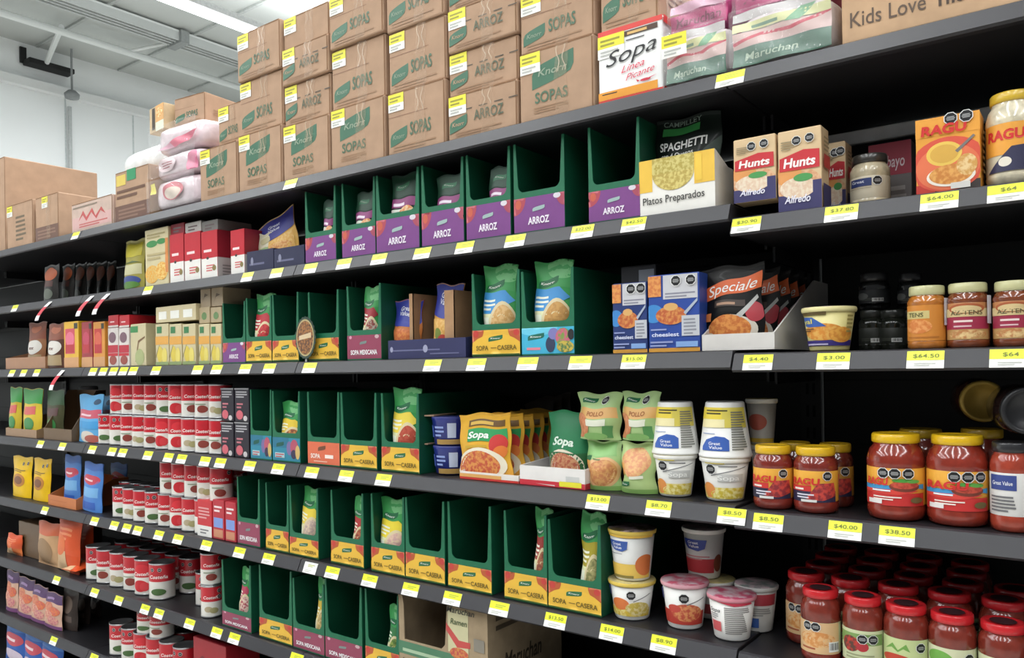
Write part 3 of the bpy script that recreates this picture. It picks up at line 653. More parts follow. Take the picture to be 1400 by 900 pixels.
RB = [('r', 0, .75, 1, 1, 'e9a13e'), ('r', 0, 0, 1, .12, '3a3230'), ('r', 0, 0, .3, .12, 'c0392f'), ('e', .5, .36, .6, .36, 'd8553f'), ('e', .5, .32, .5, .3, 'e2744e'), ('e', .45, .5, .28, .16, 'e8c25a'), ('e', .45, .5, .22, .12, 'd8a84a'), ('p', [(.62, .52), (.9, .7), (.93, .68), (.66, .49)], '7a7470'), ('e', .55, .2, .38, .14, 'eee4d6'), ('e', .55, .22, .34, .13, 'e0a458/c9803a'), ('e', .8, .32, .16, .14, 'e8c890/d09a50'), ('t', 'RAGU', .45, .77, .12, 'd02f2c', .72, .08, .04), ('o', .56, .95, .01), ('o', .8, .95, .01), ('r', .55, .02, .85, .1, 'd8d4ce')]
carton_px(1, 1252, 1342, 166, .05, 'e9a13e', RB, 'sauce_carton', 'orange cheese sauce box with red lettering and spoon picture', side=[('x', .1, .2, .9, .8, 7, '8a6a3a')])
carton_px(1, 1188, 1248, 200, .05, '6d6664', [('r', 0, .55, 1, 1, 'a02c40'), ('t', 'de bayo', .5, .66, .16, 'e2c8cc', .7, .1), ('x', .1, .1, .9, .45, 3, '9a9490')], 'bean_carton', 'dim red and grey bean carton behind the cheese sauce box', Y=Y0 + .16, register=False)

# third shelf right: blue boxes, black pouches, tub
BL = [('e', .1, .5, .2, .12, '3f86c8'), ('r', 0, 0, 1, .05, 'd0963c'), ('r', .3, .68, .97, .99, 'c8c8cc'), ('x', .34, .7, .94, .78, 2, '8a8a98'), ('r', 0, .72, .26, .99, 'd07a44/e09a54'), ('e', .45, .47, .3, .12, 'd08a4a/b85a34'), ('e', .45, .58, .14, .05, 'd8a868'), ('p', [(.7, .5), (.97, .68), (.97, .64), (.74, .47)], 'a9b4c4'), ('r', .66, .2, 1, .46, 'bfc2c8'), ('x', .7, .22, .95, .44, 5, '8a8c96'), ('t', 'cheesiest', .34, .2, .05, 'd6dcf0', .54, 0, .02), ('x', .05, .28, .5, .32, 1, '8f9ac8'), ('x', .04, .07, .5, .16, 2, '8f9ac8'), ('r', .55, .06, .97, .13, '7fa2d4'), ('o', .56, .91, .011), ('o', .85, .91, .011)]
carton_px(2, 838, 886, 389, .06, '273a72', BL, 'pasta_box', 'dark blue pasta box beside the green case, left of its twin', group='blue pasta boxes')
carton_px(2, 887, 958, 378, .06, '2c4a9a', BL, 'pasta_box', 'bright blue pasta box beside the black pouches', group='blue pasta boxes')
zb = fz(389, fx(838, zlev(2), Y0 + .07), Y0 + .07)
carton_px(2, 850, 899, 366, .05, '2a2b30', [('r', .52, .2, .95, .95, '8d929a'), ('x', .56, .3, .9, .85, 4, '5a5e66'), ('x', .08, .3, .45, .8, 3, '5a5c62')], 'seasoning_box', 'dark box with grey panel behind the left blue pasta box', Y=Y0 + .075, register=False)
SP = [('p', [(.02, .6), (1, .7), (.97, .9), (.02, .76)], 'dc6632'), ('t', 'Speciale', .5, .68, .12, 'f2ece6', .84, .25, .004, .09), ('r', .2, .5, .75, .58, '3c302a'), ('x', .24, .52, .72, .58, 1, 'b08a70'), ('e', .5, .2, .42, .2, 'd8d0c2'), ('e', .46, .22, .36, .18, 'd99048/c06a30'), ('e', .88, .42, .14, .12, 'b03a44'), ('p', [(.6, .4), (.95, .62), (.97, .58), (.66, .36)], 'b5b5b2'), ('r', .04, .34, .16, .44, 'd0783c'), ('e', .12, .12, .1, .08, 'cfc4b0')]
tray_px(2, 960, 1059, 458, .34, .14, 'd3cfca', 'display_tray', 'white open tray holding the row of black pasta pouches', Y=Y0)
z = zlev(2) + .004
for i in range(6):
    Yk = Y0 + .02 + (.0 if i == 0 else .035) + .042 * i
    pouch_at(1003 + [0, 30, 44, 57, 67, 76][i], 0, 2, [362, 366, 370, 374, 378, 385][i], [84, 62, 58, 54, 52, 48][i], '121110', SP, 'black and orange pasta pouch, %s in the white tray' % (['front one', 'second', 'third', 'fourth', 'fifth', 'rearmost'][i]), 'black pasta pouches in the white tray', Yk, z=z, t=.03, name='pasta_pouch', ry=[-.03, .02, .05, .06, .08, .1][i])

# fourth shelf middle: yellow and green Sopa pouches in trays
SY = [('r', 0, .0, 1, .12, 'e0a23c'), ('r', .2, .8, .92, .9, '6a4a1a'), ('x', .24, .82, .9, .92, 1, 'd8b04a'), ('r', .2, .56, .95, .76, '2f9a58'), ('t', 'Sopa', .42, .61, .1, 'f2f4ee', .42, .2, .03), ('e', .8, .52, .16, .16, 'c93a36'), ('e', .85, .4, .12, .1, 'de7a34'), ('r', .15, .46, .6, .5, 'c9a02e'), ('e', .45, .2, .5, .26, 'e8dfc8'), ('e', .42, .19, .42, .22, 'd8924c/c0543a')]
TR = [('r', 0, 0, 1, .3, 'cc3b34'), ('r', 0, .3, .72, .75, 'e0a860')]
tray_px(3, 629, 709, 644, .32, .05, 'e3ddd6', 'display_tray', 'white tray with orange front holding yellow soup pouches', TR, side_ops=[('r', 0, 0, 1, .3, 'cc3b34')])
for i in range(6):
    pouch_at(663 + [0, 20, 34, 48, 60, 72][i], 0, 3, [566, 566, 566, 564, 562, 560][i], [72, 66, 62, 60, 58, 56][i], 'e2ac3a', SY, 'yellow noodle soup pouch, %s in the tray beside the blue tubs' % (['front one', 'second', 'third', 'fourth', 'fifth', 'rearmost'][i]), 'yellow soup pouches in the tray', Y0 + .012 + .046 * i, z=zlev(3) + .004, t=.03, ry=[-.05, -.04, -.02, 0, 0, .02][i])
tray_px(3, 711, 800, 636, .3, .055, 'e6e2de', 'display_tray', 'white tray with red stripe and yellow sticker holding a green pouch', [('r', 0, 0, 1, .28, 'cc3340'), ('p', [(.25, .12), (.55, .05), (.55, .1)], 'e8e0dc'), ('r', .62, .06, .95, .32, 'e9df3c'), ('r', .72, .34, .92, .6, 'c9c9c6')], side_ops=[('r', 0, 0, 1, .28, 'cc3340')])
SG = [('r', 0, .42, 1, 1, '1f7a4c'), ('t', 'Sopa', .45, .52, .11, 'dfeee0', .55, .2, .03), ('r', 0, 0, 1, .42, '2c6a3e'), ('e', .48, .2, .5, .26, 'e6dcc8'), ('e', .48, .2, .42, .21, 'd09a70/b8604a')]
pouch_at(774, 0, 3, 563, 54, '1f7a4c', SG, 'dark green noodle soup pouch leaning in the red-striped tray', None, Y0 + .03, z=zlev(3) + .004, t=.04, rx=-.06)
for i in range(3):
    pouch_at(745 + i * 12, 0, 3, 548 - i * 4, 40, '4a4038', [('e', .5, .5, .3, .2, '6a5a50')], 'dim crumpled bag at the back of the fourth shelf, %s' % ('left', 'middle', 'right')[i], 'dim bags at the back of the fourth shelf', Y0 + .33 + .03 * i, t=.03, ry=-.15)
# light green doypacks, two high
PO = [('r', 0, .0, 1, 1, 'a9c886'), ('r', .05, .46, .95, .68, 'e2b06a'), ('l', .3, .84, .2, .07, '1f6a42', 'Knorr'), ('t', 'POLLO', .5, .52, .09, 'a8642c', .4, 0, .03), ('o', .68, .84, .009), ('e', .1, .3, .26, .26, 'd8926a/c87a50'), ('r', .3, .3, .75, .44, 'e4e6d2'), ('r', .7, .05, .9, .3, '4f8a4c'), ('e', .5, .08, .3, .08, '7fae62')]
PP = [('r', 0, .68, .9, .95, '8fc076'), ('l', .12, .62, .12, .07, '2c6a42'), ('e', .55, .36, .46, .32, 'ddb07e'), ('e', .57, .36, .38, .27, 'd09a5c/c07a4c'), ('r', .05, .35, .2, .58, 'e0a04a'), ('x', .3, .62, .6, .68, 1, '6a7a4a'), ('r', 0, 0, 1, .09, '86b060')]
zl = zlev(3); gr = 'light green soup doypacks'
pouch_at(824, 0, 3, 604, 50, 'a9c886', PP, 'light green soup doypack, lower left of the four', gr, Y0 + .01, t=.06, kind='cup', rx=0)
pouch_at(871, 0, 3, 607, 50, 'b4cd8a', PP[::-1][:3] + [('e', .5, .62, .4, .3, 'd8926a/e0b078'), ('l', .22, .18, .18, .07, '1f6a42', 'Knorr'), ('r', .4, .3, .8, .36, 'e4e6d2')], 'light green soup doypack, lower right of the four', gr, Y0 + .005, t=.06, kind='cup', rx=0)
zu = fz(605, fx(824, zl, Y0), Y0) + .002
pouch_at(818, 0, 3, 538, 60, 'a9c886', PO, 'light green chicken soup doypack, upper left of the four', gr, Y0 + .012, t=.055, z=zu, kind='cup', rx=0)
pouch_at(875, 0, 3, 537, 54, 'a9c886', PO, 'light green chicken soup doypack, upper right of the four', gr, Y0 + .012, t=.055, z=zu + .002, kind='cup', rx=0)

# blue tubs held in a carton sleeve
t = thing('blue_tub_pack', 'dark blue tub pack, upper one with open carton sleeve', 'tub', (0, 0, 0))
z = zlev(3) + .001; xq = fx(612, z, Y0 + .04); hq = (fz(572, xq, Y0 + .04) - z) / 2
def tub(label, zz, loc, sleeve):
    t = thing('blue_tub', label, 'tub', loc, .2, 'dark blue tubs')
    n = 28; bb = MB().lathe([(.036, 0), (.041, .003), (.046, hq - .008), (.048, hq - .004), (.048, hq - .001)], M('232f82', .3, coat=.3), n)
    S = lambda u, v, o: ((.0415 + .005 * v + o) * math.sin((u - .5) * 2.6), -(.0415 + .005 * v + o) * math.cos((u - .5) * 2.6), v * hq * .95)
    bb.paint(S, .11, hq, [('x', .3, .35, .55, .8, 3, '8fa2d8'), ('r', .62, .3, .8, .85, 'b9c2d8'), ('r', .05, .3, .25, .75, '4a62b8'), ('r', .35, .05, .95, .24, 'a88648')])
    bb.build('tub_body', t); MB().lathe([(.0475, hq - .001), (.0475, hq + .001), (.01, hq + .0015)], M('3a3f7a', .4), n).build('lid', t)
    if sleeve:
        bb = MB()
        for (x0, x1, z0, z1) in ((-.062, -.059, 0, hq), (-.062, -.049, 0, .003), (-.062, -.03, hq + .002, hq + .005)): bb.box(x0, x1, -.03, .08, z0, z1, M('b09078', .7))
        bb.build('carton_sleeve', t)
bpy.data.objects.remove(t); seen.clear if False else None
seen.pop('dark blue tub pack, upper one with open carton sleeve', None)
tub('dark blue tub standing on the fourth shelf beside yellow pouches', z, (xq, Y0 + .06, z), False)
tub('dark blue tub stacked on another, with open brown carton sleeve', z, (xq - .004, Y0 + .06, z + hq + .0025), True)
reg(3, xq - .05, xq + .05, 'the dark blue tubs')

# noodle carton, bottom middle (sixth shelf)
z = zlev(5) + .0005; x0 = fx(546, z, Y0); x1 = fx(668, z, Y0); wm = x1 - x0
t = thing('noodle_carton', 'opened brown noodle carton with green band and bacon-like pictures', 'box', ((x0 + x1) / 2, Y0, z))
hm = fz(835, x1, Y0) - z; hf = fz(872, x0, Y0) - z
KR = M('a89478', .8, spec=.2)
MB().box(-wm / 2, wm / 2, .003, .3, 0, .003, KR).build('base_panel', t)
bb = MB().prism([(-wm / 2, 0), (wm / 2, 0), (wm / 2, hm), (.02, hm), (.012, hf + .012), (.0, hf), (-wm / 2 + .02, hf), (-wm / 2 + .018, hm * .86), (-wm / 2 + .012, hm), (-wm / 2, hm)], 0, .003, KR)
bb.paint(flat(wm, hm), wm, hm, [('r', 0, hf / hm - .16, .98, hf / hm - .02, '4f7f60'), ('x', .05, hf / hm - .13, .95, hf / hm - .06, 1, 'a8c0a0'), ('t', 'Maruchan', .25, hf / hm - .4, .2, '3a3a34', .42, .2), ('r', .58, hf / hm, .8, .94, 'cfc9a0'), ('p', [(.56, .78), (.7, .62), (.82, .62), (.82, .56), (.68, .54), (.56, .7)], 'c8504c'), ('e', .7, .48, .1, .06, 'd08a4a/c0504a'), ('t', 'Maruchan', .72, .9, .06, '3c3a34', .3, .2), ('t', 'Ramen', .7, .78, .06, '4a5a3a', .18, .2), ('r', .86, .55, .97, .68, '8a8478')])
bb.build('front_panel', t)
bb = MB().box(wm / 2 - .003, wm / 2, .003, .3, .003, hm, KR); bb.paint(sideR(wm, .3, hm), .3, hm, [('t', 'Maruchan', .45, .3, .18, '4a4034', .5, .2, .02), ('x', .1, .75, .8, .95, 2, '5a4e40')]); bb.build('side_panel', t)
MB().box(-wm / 2, -wm / 2 + .003, .003, .3, .003, hm, KR).build('side_panel', t)
MB().box(-wm / 2 + .003, wm / 2 - .003, .297, .3, .003, hm, KR).build('back_panel', t)
reg(5, x0, x1, 'the opened noodle carton')

# ---------------------------------------------------------------- round goods
def facing(x, Y): return math.atan2(x, Y) * -1      # turn so the print looks at the aisle in front
def cylS(R, z0, z1, a):
    return lambda u, v, o: ((R(v) + o) * math.sin((u - .5) * 2 * a), -(R(v) + o) * math.cos((u - .5) * 2 * a), z0 + (z1 - z0) * v)
def round_px(px, z, wpx, Yf):
    r = .04
    for _ in range(4):
        x = fx(px, z, Yf + r); d = dep(x, Yf + r); tt = (px - CX) / F; r = wpx * d / (2 * F * math.sqrt(1 + tt * tt))
    return x, r
def make_jar(name, label, r, h, lid, body, ops, loc, rz, shape='round', group=None, lab=(.2, .68), labc='e9a13e', lidh=.014, cat='jar', a=1.2, tagstrip=False):
    t = thing(name, label, cat, loc, rz, group)
    hb = h - lidh; lr = r * (.80 if shape == 'round' else .86 if shape == 'salsa' else .88)
    l0, l1 = lab[0] * hb, lab[1] * hb
    if shape == 'round':
        pr = [(r * .8, 0), (r * .93, .003), (r * .99, .012), (r, l0 * .7), (r * .975, l0), (r * .975, l1), (r, l1 + .004), (r * .985, hb * .8), (r * .9, hb * .9), (lr * .97, hb * .955), (lr * .94, hb)]
    elif shape == 'salsa':
        pr = [(r * .85, 0), (r * .96, .003), (r, .01), (r, l0 * .9), (r * .98, l0), (r * .98, l1), (r, l1 + .003), (r * .99, hb * .84), (r * .9, hb * .93), (lr * .95, hb * .965), (lr * .94, hb)]
    else:
        pr = [(r * .9, 0), (r * .99, .003), (r, .01), (r * .94, .016), (r * .97, l0), (r * .97, l1), (r, l1 + .003), (r, hb * .87), (r * .9, hb * .95), (lr * .95, hb * .97), (lr * .95, hb)]
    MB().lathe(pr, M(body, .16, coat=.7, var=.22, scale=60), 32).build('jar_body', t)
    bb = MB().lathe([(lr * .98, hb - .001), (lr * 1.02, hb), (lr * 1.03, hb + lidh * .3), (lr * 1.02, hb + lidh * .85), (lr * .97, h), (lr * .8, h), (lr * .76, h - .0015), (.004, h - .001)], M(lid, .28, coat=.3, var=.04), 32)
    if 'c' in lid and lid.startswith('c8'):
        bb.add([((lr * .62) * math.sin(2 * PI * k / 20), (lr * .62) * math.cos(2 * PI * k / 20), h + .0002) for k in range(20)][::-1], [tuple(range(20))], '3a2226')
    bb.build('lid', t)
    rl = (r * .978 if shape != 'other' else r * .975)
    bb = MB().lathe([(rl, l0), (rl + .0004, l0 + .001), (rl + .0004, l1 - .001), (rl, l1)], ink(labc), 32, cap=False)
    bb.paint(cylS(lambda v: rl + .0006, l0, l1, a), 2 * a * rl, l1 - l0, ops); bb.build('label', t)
    if tagstrip: MB().grid(lambda p, q: ((r + .004) * math.sin(.95 + p * .3), -(r + .004) * math.cos(.95 + p * .3), hb * (.42 + .5 * q)), 3, 2, M('c9c9cf', .35)).build('neck_tag', t)
    return t
def jar_px(li, px, wpx, pt, label, lid, body, ops, Yf=Y0, z=None, register=True, name='sauce_jar', rot=None, **k):
    z = (zlev(li, px) if z is None else z) + .0006
    x, r = round_px(px, z, wpx, Yf); Yc = Yf + r; h = fz(pt, x, Yc) - z
    if register: reg(li, x - r, x + r, 'the ' + label)
    return make_jar(name, label, r, h, lid, body, ops, (x, Yc, z), (rot if rot is not None else math.atan2(-x, Yc) * .25), **k), x, r, h
# big red sauce jars
RG = [('r', 0, 0, 1, .34, 'c5302e'), ('p', [(.0, .38), (.62, .36), (.85, .48), (1, .44), (1, .58), (.7, .54), (0, .54)], '3f93c8'), ('p', [(.0, .34), (0, .42), (.6, .44), (.9, .4), (.6, .3)], 'd8443a'), ('e', .68, .52, .22, .14, '7a3a2c'), ('e', .68, .56, .2, .1, 'c8503c/a83a2c'), ('e', .66, .68, .16, .05, '4f9a3e'), ('e', .8, .66, .1, .05, '62a848'), ('t', 'RAGU', .27, .55, .185, 'cc2d2a', .36, .06, .04), ('x', .2, .38, .6, .46, 1, 'e6eef2'), ('x', .22, .15, .64, .28, 2, 'f0e4da'), ('r', .12, .04, .36, .16, 'e4dedb'), ('e', .85, .16, .1, .08, '6a5a34'), ('o', .38, .87, .0092), ('o', .54, .87, .0092), ('o', .72, .87, .0092)]
jar_px(3, 1226, 82, 592, 'large red pasta sauce jar with yellow lid, left of the two', 'e2b61e', '8a3022', RG, lab=(.2, .68), labc='e5a63c')
RG2 = [o for o in RG if o[0] != 'o' and o[:2] != ('t', 'RAGU')] + [('t', 'RAGU', .38, .55, .19, 'cc2d2a', .6, .06, .04), ('o', .5, .87, .0092), ('o', .67, .87, .0092), ('o', .84, .87, .0092)]
jar_px(3, 1310, 88, 594, 'large red pasta sauce jar with yellow lid, right of the two', 'e2b61e', '8a3022', RG2, lab=(.2, .68), labc='e5a63c')
for i, (px, pt) in enumerate(((1232, 588), (1316, 588))):
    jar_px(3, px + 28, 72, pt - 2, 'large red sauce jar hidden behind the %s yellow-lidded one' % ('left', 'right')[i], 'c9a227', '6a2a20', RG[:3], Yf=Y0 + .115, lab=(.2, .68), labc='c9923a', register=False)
jar_px(3, 1385, 64, 604, 'sauce jar with dark lid and white label at the right edge', '2a2a2c', '9a3c2a', [('r', .06, .6, .6, .95, '3a4a8a'), ('t', 'Great Value', .33, .72, .09, 'e6e8f2', .4), ('x', .08, .1, .6, .5, 5, '6a6a6c')], lab=(.2, .74), labc='dcdad6', shape='salsa')
# jar lying on others with gold lid towards the aisle
z = zlev(3, 1300); xg = fx(1348, z + .22, Y0 + .1); zg = fz(549, xg, Y0 + .1)
def lying(label, px, py, rr, lid, body, Yk):
    zg = 0
    xg = fx(px, zlev(3, 1300) + .17, Yk); zg = fz(py, xg, Yk)
    t = thing('sauce_jar', label, 'jar', (xg, Yk, zg), .25)
    a = MB().lathe([(rr * .8, .012), (rr, .03), (rr, .11), (rr * .9, .12), (.005, .12)], M(body, .2, coat=.6), 28).build('jar_body', t); a.rotation_euler = (-PI / 2, 0, 0)
    b = MB().lathe([(.004, .0), (rr * .74, .001), (rr * .76, -.0015), (rr * .9, -.0015), (rr * .94, .002), (rr * .94, .012)], M(lid, .35, .3, var=.12, scale=20), 28).build('lid', t); b.rotation_euler = (-PI / 2, 0, 0)
    return zg
lying('jar lying on its side with round gold lid facing out', 1345, 549, .037, 'c2a350', '4a2c22', Y0 + .135)
lying('dark-lidded jar lying at the right edge above the sauces', 1406, 562, .038, '2c2c2e', '2a1c1a', Y0 + .012)
# smaller sauce jars left
RS = [('r', 0, 0, 1, .34, '2a2844'), ('r', 0, .34, .5, .52, 'c8332f'), ('p', [(.4, .1), (.62, .6), (.95, .62), (1, .2), (.7, .05)], 'c8453a/8a2a30'), ('t', 'RAGU', .36, .56, .2, 'cc2d2a', .6, .06, .04), ('x', .2, .12, .56, .3, 2, 'd8d4e0'), ('x', .14, .38, .45, .5, 1, 'f0e2d8'), ('r', .3, .0, .6, .08, 'd8d4d0'), ('o', .8, .84, .0085)]
jar_px(3, 1058, 56, 608, 'smaller sauce jar with yellow lid next to the noodle cups', 'ddb022', '7c2c22', RS, lab=(.2, .74), labc='e0a33a', shape='salsa')
jar_px(3, 1116, 62, 610, 'smaller sauce jar with yellow lid, right of its twin', 'ddb022', '7c2c22', RS, lab=(.2, .74), labc='e0a33a', shape='salsa')
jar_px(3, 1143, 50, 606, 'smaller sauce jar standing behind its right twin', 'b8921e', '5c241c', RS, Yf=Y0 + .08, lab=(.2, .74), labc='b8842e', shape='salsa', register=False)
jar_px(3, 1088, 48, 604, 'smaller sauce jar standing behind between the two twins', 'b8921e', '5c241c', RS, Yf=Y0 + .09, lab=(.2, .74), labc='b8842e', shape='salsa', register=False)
# third shelf jars
AZ = [('r', 0, 0, 1, .3, 'b8905a'), ('e', .52, .14, .4, .12, 'd8b880/b87a48'), ('r', 0, .28, 1, .62, '9a2a44'), ('x', .25, .47, .78, .58, 1, 'e8d0cc'), ('x', .25, .34, .75, .42, 1, 'd8b4b8'), ('r', 0, .62, 1, .84, 'd0b886'), ('t', 'AZ-TENS', .5, .67, .12, '5a5434', .62, 0, .01), ('e', .5, .84, .36, .14, 'a85a34'), ('e', .5, .82, .3, .1, 'd0b886')]
AO = [('r', 0, 0, 1, 1, 'cf8434'), ('r', 0, .62, .6, .84, 'cdbb7c'), ('t', 'TENS', .3, .67, .12, '5a5a34', .35), ('e', .35, .4, .3, .2, 'e09a5a/d07a3a'), ('r', .1, .08, .8, .12, 'b8702a')]
jar_px(2, 1268, 55, 392, 'orange salsa jar with pale gold lid and grey neck tag', 'c7c494', 'b8702c', AO, shape='other', lab=(.14, .8), labc='cf8434', tagstrip=True)
jar_px(2, 1324, 60, 388, 'brown salsa jar with pale gold lid and maroon label', 'c7c494', '7a3d22', AZ, shape='other', lab=(.14, .8), labc='b87a48', tagstrip=True)
jar_px(2, 1387, 60, 385, 'brown salsa jar cut by the right edge of the picture', 'c7c494', '7a3d22', AZ, shape='other', lab=(.14, .8), labc='b87a48')
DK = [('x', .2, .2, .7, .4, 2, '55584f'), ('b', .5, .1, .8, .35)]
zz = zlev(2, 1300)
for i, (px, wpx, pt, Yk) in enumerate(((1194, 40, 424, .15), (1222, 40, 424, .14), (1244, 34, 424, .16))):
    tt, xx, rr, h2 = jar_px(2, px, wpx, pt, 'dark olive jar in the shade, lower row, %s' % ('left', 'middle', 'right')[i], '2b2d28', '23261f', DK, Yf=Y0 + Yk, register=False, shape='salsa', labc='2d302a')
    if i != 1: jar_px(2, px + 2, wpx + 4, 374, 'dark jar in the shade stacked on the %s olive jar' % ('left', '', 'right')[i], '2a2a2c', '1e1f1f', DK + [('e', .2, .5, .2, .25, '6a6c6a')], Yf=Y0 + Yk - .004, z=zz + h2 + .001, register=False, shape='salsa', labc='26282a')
# cream jar and alfredo jar on the second shelf
jar_px(1, 1190, 56, 214, 'cream sauce jar with dark label panel behind the tag', '3a3834', 'c9bda0', [('r', .1, .55, .6, .9, '2c3a6c'), ('t', 'Great', .3, .7, .12, 'd8dcea', .3), ('o', .72, .76, .0085), ('x', .1, .45, .8, .5, 1, '9a9078')], Yf=Y0 + .05, shape='salsa', labc='d3c8b0')
jar_px(1, 1386, 78, 130, 'white cheese sauce jar with yellow lid at the right edge', 'd8b43a', 'd9cfb4', [('r', 0, .35, 1, 1, 'e9a13e'), ('t', 'RAGU', .4, .66, .2, 'd02f2c', .6, .06, .04), ('p', [(.1, 0), (.5, .5), (1, .55), (1, 0)], '33324e'), ('e', .4, .2, .1, .1, 'e8e0d0')], lab=(.15, .72), labc='d9cfb4')
# red-lidded salsa jars, bottom right
LS = [[('r', 0, 0, 1, 1, 'd9b384'), ('e', .5, .45, .4, .25, 'd08a4a/e0b078'), ('x', .15, .12, .6, .24, 1, 'a85a3a'), ('b', .74, .08, .98, .4), ('o', .3, .86, .0085), ('o', .48, .86, .0085)],
      [('r', 0, 0, 1, 1, 'ccd2a8'), ('r', 0, .55, 1, .9, '7a9a58'), ('e', .3, .55, .2, .25, '5a3a30/c0392f'), ('e', .55, .5, .12, .15, 'b03038'), ('x', .2, .1, .8, .3, 2, '9aa07a'), ('o', .55, .74, .0085), ('o', .76, .74, .0085)],
      [('r', 0, 0, 1, 1, 'c3cf94'), ('p', [(.12, .6), (.3, .84), (.4, .64), (.55, .86), (.62, .62), (.5, .7), (.4, .58), (.28, .7)], '6fa04a'), ('e', .35, .35, .3, .16, 'c0432f'), ('r', .6, .02, .85, .4, '3a3a34'), ('o', .82, .76, .0085)],
      [('r', 0, 0, 1, 1, 'd3d5b0'), ('e', .3, .65, .25, .25, '6fa84a'), ('e', .5, .4, .2, .2, 'a83a3a/4a3a30'), ('o', .84, .72, .0085)]]
z5 = zlev(4, 1200)
fr = [(1123, 56, 803, 0), (1181, 58, 813, 1), (1240, 64, 824, 2), (1303, 68, 836, 3), (1373, 72, 849, 3)]
for i, (px, wpx, pt, k) in enumerate(fr):
    jar_px(4, px, wpx, pt, ['red-lidded salsa jar with tan label, front row at the left', 'red-lidded salsa jar with two seals on green label, second in front row', 'red-lidded salsa jar with green lettering, third in front row', 'red-lidded salsa jar, fourth in front row', 'red-lidded salsa jar at the right edge, front row'][i], 'c8262c', '7a2e22', LS[k], lab=(.16, .64), labc='c9cfa6', shape='salsa', group='red-lidded salsa jars', lidh=.013)
for row in range(1, 5):
    Yk = Y0 + .079 * row
    x0 = fx(1103, z5, Yk + .035) if row == 1 else fx(1103 + 12 * row, z5, Yk + .035)
    n = [0, 5, 5, 4, 4][row]
    for i in range(n):
        x = x0 + .0785 * i
        make_jar('sauce_jar', 'red-lidded salsa jar in the %s row, %s' % (['', 'second', 'third', 'fourth', 'rear'][row], nth(i)), .0365, .128, 'c8262c', '7a2e22', LS[0] if row == 1 and i == 0 else LS[1], (x + rnd.uniform(-.001, .001), Yk + .035, z5 + .0006), 0, shape='salsa', group='red-lidded salsa jars', lab=(.16, .64), labc='d0a878' if i == 0 else 'c9cfa6', lidh=.013) if (row == 1 and i == 0) else \
        (jarp.append(make_jar('sauce_jar', 'red-lidded salsa jar in the %s row, %s' % (['', 'second', 'third', 'fourth', 'rear'][row], nth(i)), .0365, .128, 'c8262c', '7a2e22', LS[1], (x, Yk + .035, z5 + .0006), 0, shape='salsa', group='red-lidded salsa jars', lab=(.16, .64), labc='c9cfa6', lidh=.013)) if not globals().setdefault('jarp', []) else dup(jarp[0], 'red-lidded salsa jar in the %s row, %s' % (['', 'second', 'third', 'fourth', 'rear'][row], nth(i)), (x, Yk + .035, z5 + .0006)))

# ---------------------------------------------------------------- noodle cups
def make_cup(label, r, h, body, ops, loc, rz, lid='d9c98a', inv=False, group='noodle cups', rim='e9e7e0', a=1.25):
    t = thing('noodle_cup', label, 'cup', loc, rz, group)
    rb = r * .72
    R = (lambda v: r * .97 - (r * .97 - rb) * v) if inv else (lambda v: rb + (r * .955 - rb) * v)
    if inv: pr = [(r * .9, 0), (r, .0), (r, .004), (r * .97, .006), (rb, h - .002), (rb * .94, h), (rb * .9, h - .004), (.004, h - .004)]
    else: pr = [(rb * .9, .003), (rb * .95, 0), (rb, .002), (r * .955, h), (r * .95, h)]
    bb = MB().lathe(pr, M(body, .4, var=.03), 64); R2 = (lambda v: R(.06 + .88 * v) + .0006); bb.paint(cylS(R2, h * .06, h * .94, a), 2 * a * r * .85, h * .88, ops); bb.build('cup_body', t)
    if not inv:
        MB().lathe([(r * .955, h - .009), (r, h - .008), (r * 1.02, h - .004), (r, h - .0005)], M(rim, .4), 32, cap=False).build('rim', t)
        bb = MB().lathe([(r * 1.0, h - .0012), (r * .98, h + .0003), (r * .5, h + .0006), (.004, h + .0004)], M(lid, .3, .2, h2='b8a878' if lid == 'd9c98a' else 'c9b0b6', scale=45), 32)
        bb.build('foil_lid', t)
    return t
def cup_px(li, px, wpx, pb_, pt, label, body, ops, Yf=Y0, z=None, register=True, **k):
    z = (zlev(li, px) if z is None else z) + .0006
    x, r = round_px(px, z, wpx, Yf); Yc = Yf + r; h = fz(pt, x, Yc) - z
    if register: reg(li, x - r, x + r, 'the ' + label)
    make_cup(label, r, h, body, ops, (x, Yc, z), math.atan2(-x, Yc) * .6, **k)
    return z + h
UP = [('r', .0, .72, 1, .96, 'ead24a'), ('r', .5, .55, 1, .96, 'dccb5a'), ('x', .16, .82, .62, .94, 2, '4a4426'), ('r', .05, .55, .55, .72, 'efe4b0'), ('p', [(.14, .08), (.62, .08), (.62, .3), (.55, .36), (.4, .38), (.22, .3), (.14, .16)], '3a5fb0'), ('t', 'Great', .38, .2, .06, 'eef2fa', .2), ('t', 'Value', .4, .12, .06, 'eef2fa', .22), ('x', .12, .42, .5, .45, 1, '8a9ac0'), ('x', .66, .1, .95, .9, 16, '77776f')]
LO = [('r', 0, .0, 1, .3, 'd8bc3c/e6d890'), ('e', .2, .22, .16, .2, 'e0904a'), ('e', .6, .12, .35, .14, 'd0b83a/eadf9a'), ('r', .42, .46, .9, .66, 'c9c9c6'), ('t', 'Sopa', .62, .5, .12, 'f2f2ee', .4), ('p', [(.3, .6), (.95, .84), (.95, .86), (.3, .63)], '77787a'), ('x', .45, .85, .9, .9, 1, '5a5a5c'), ('o', .3, .78, .0105), ('r', .2, .93, .55, .98, 'd9c84a')]
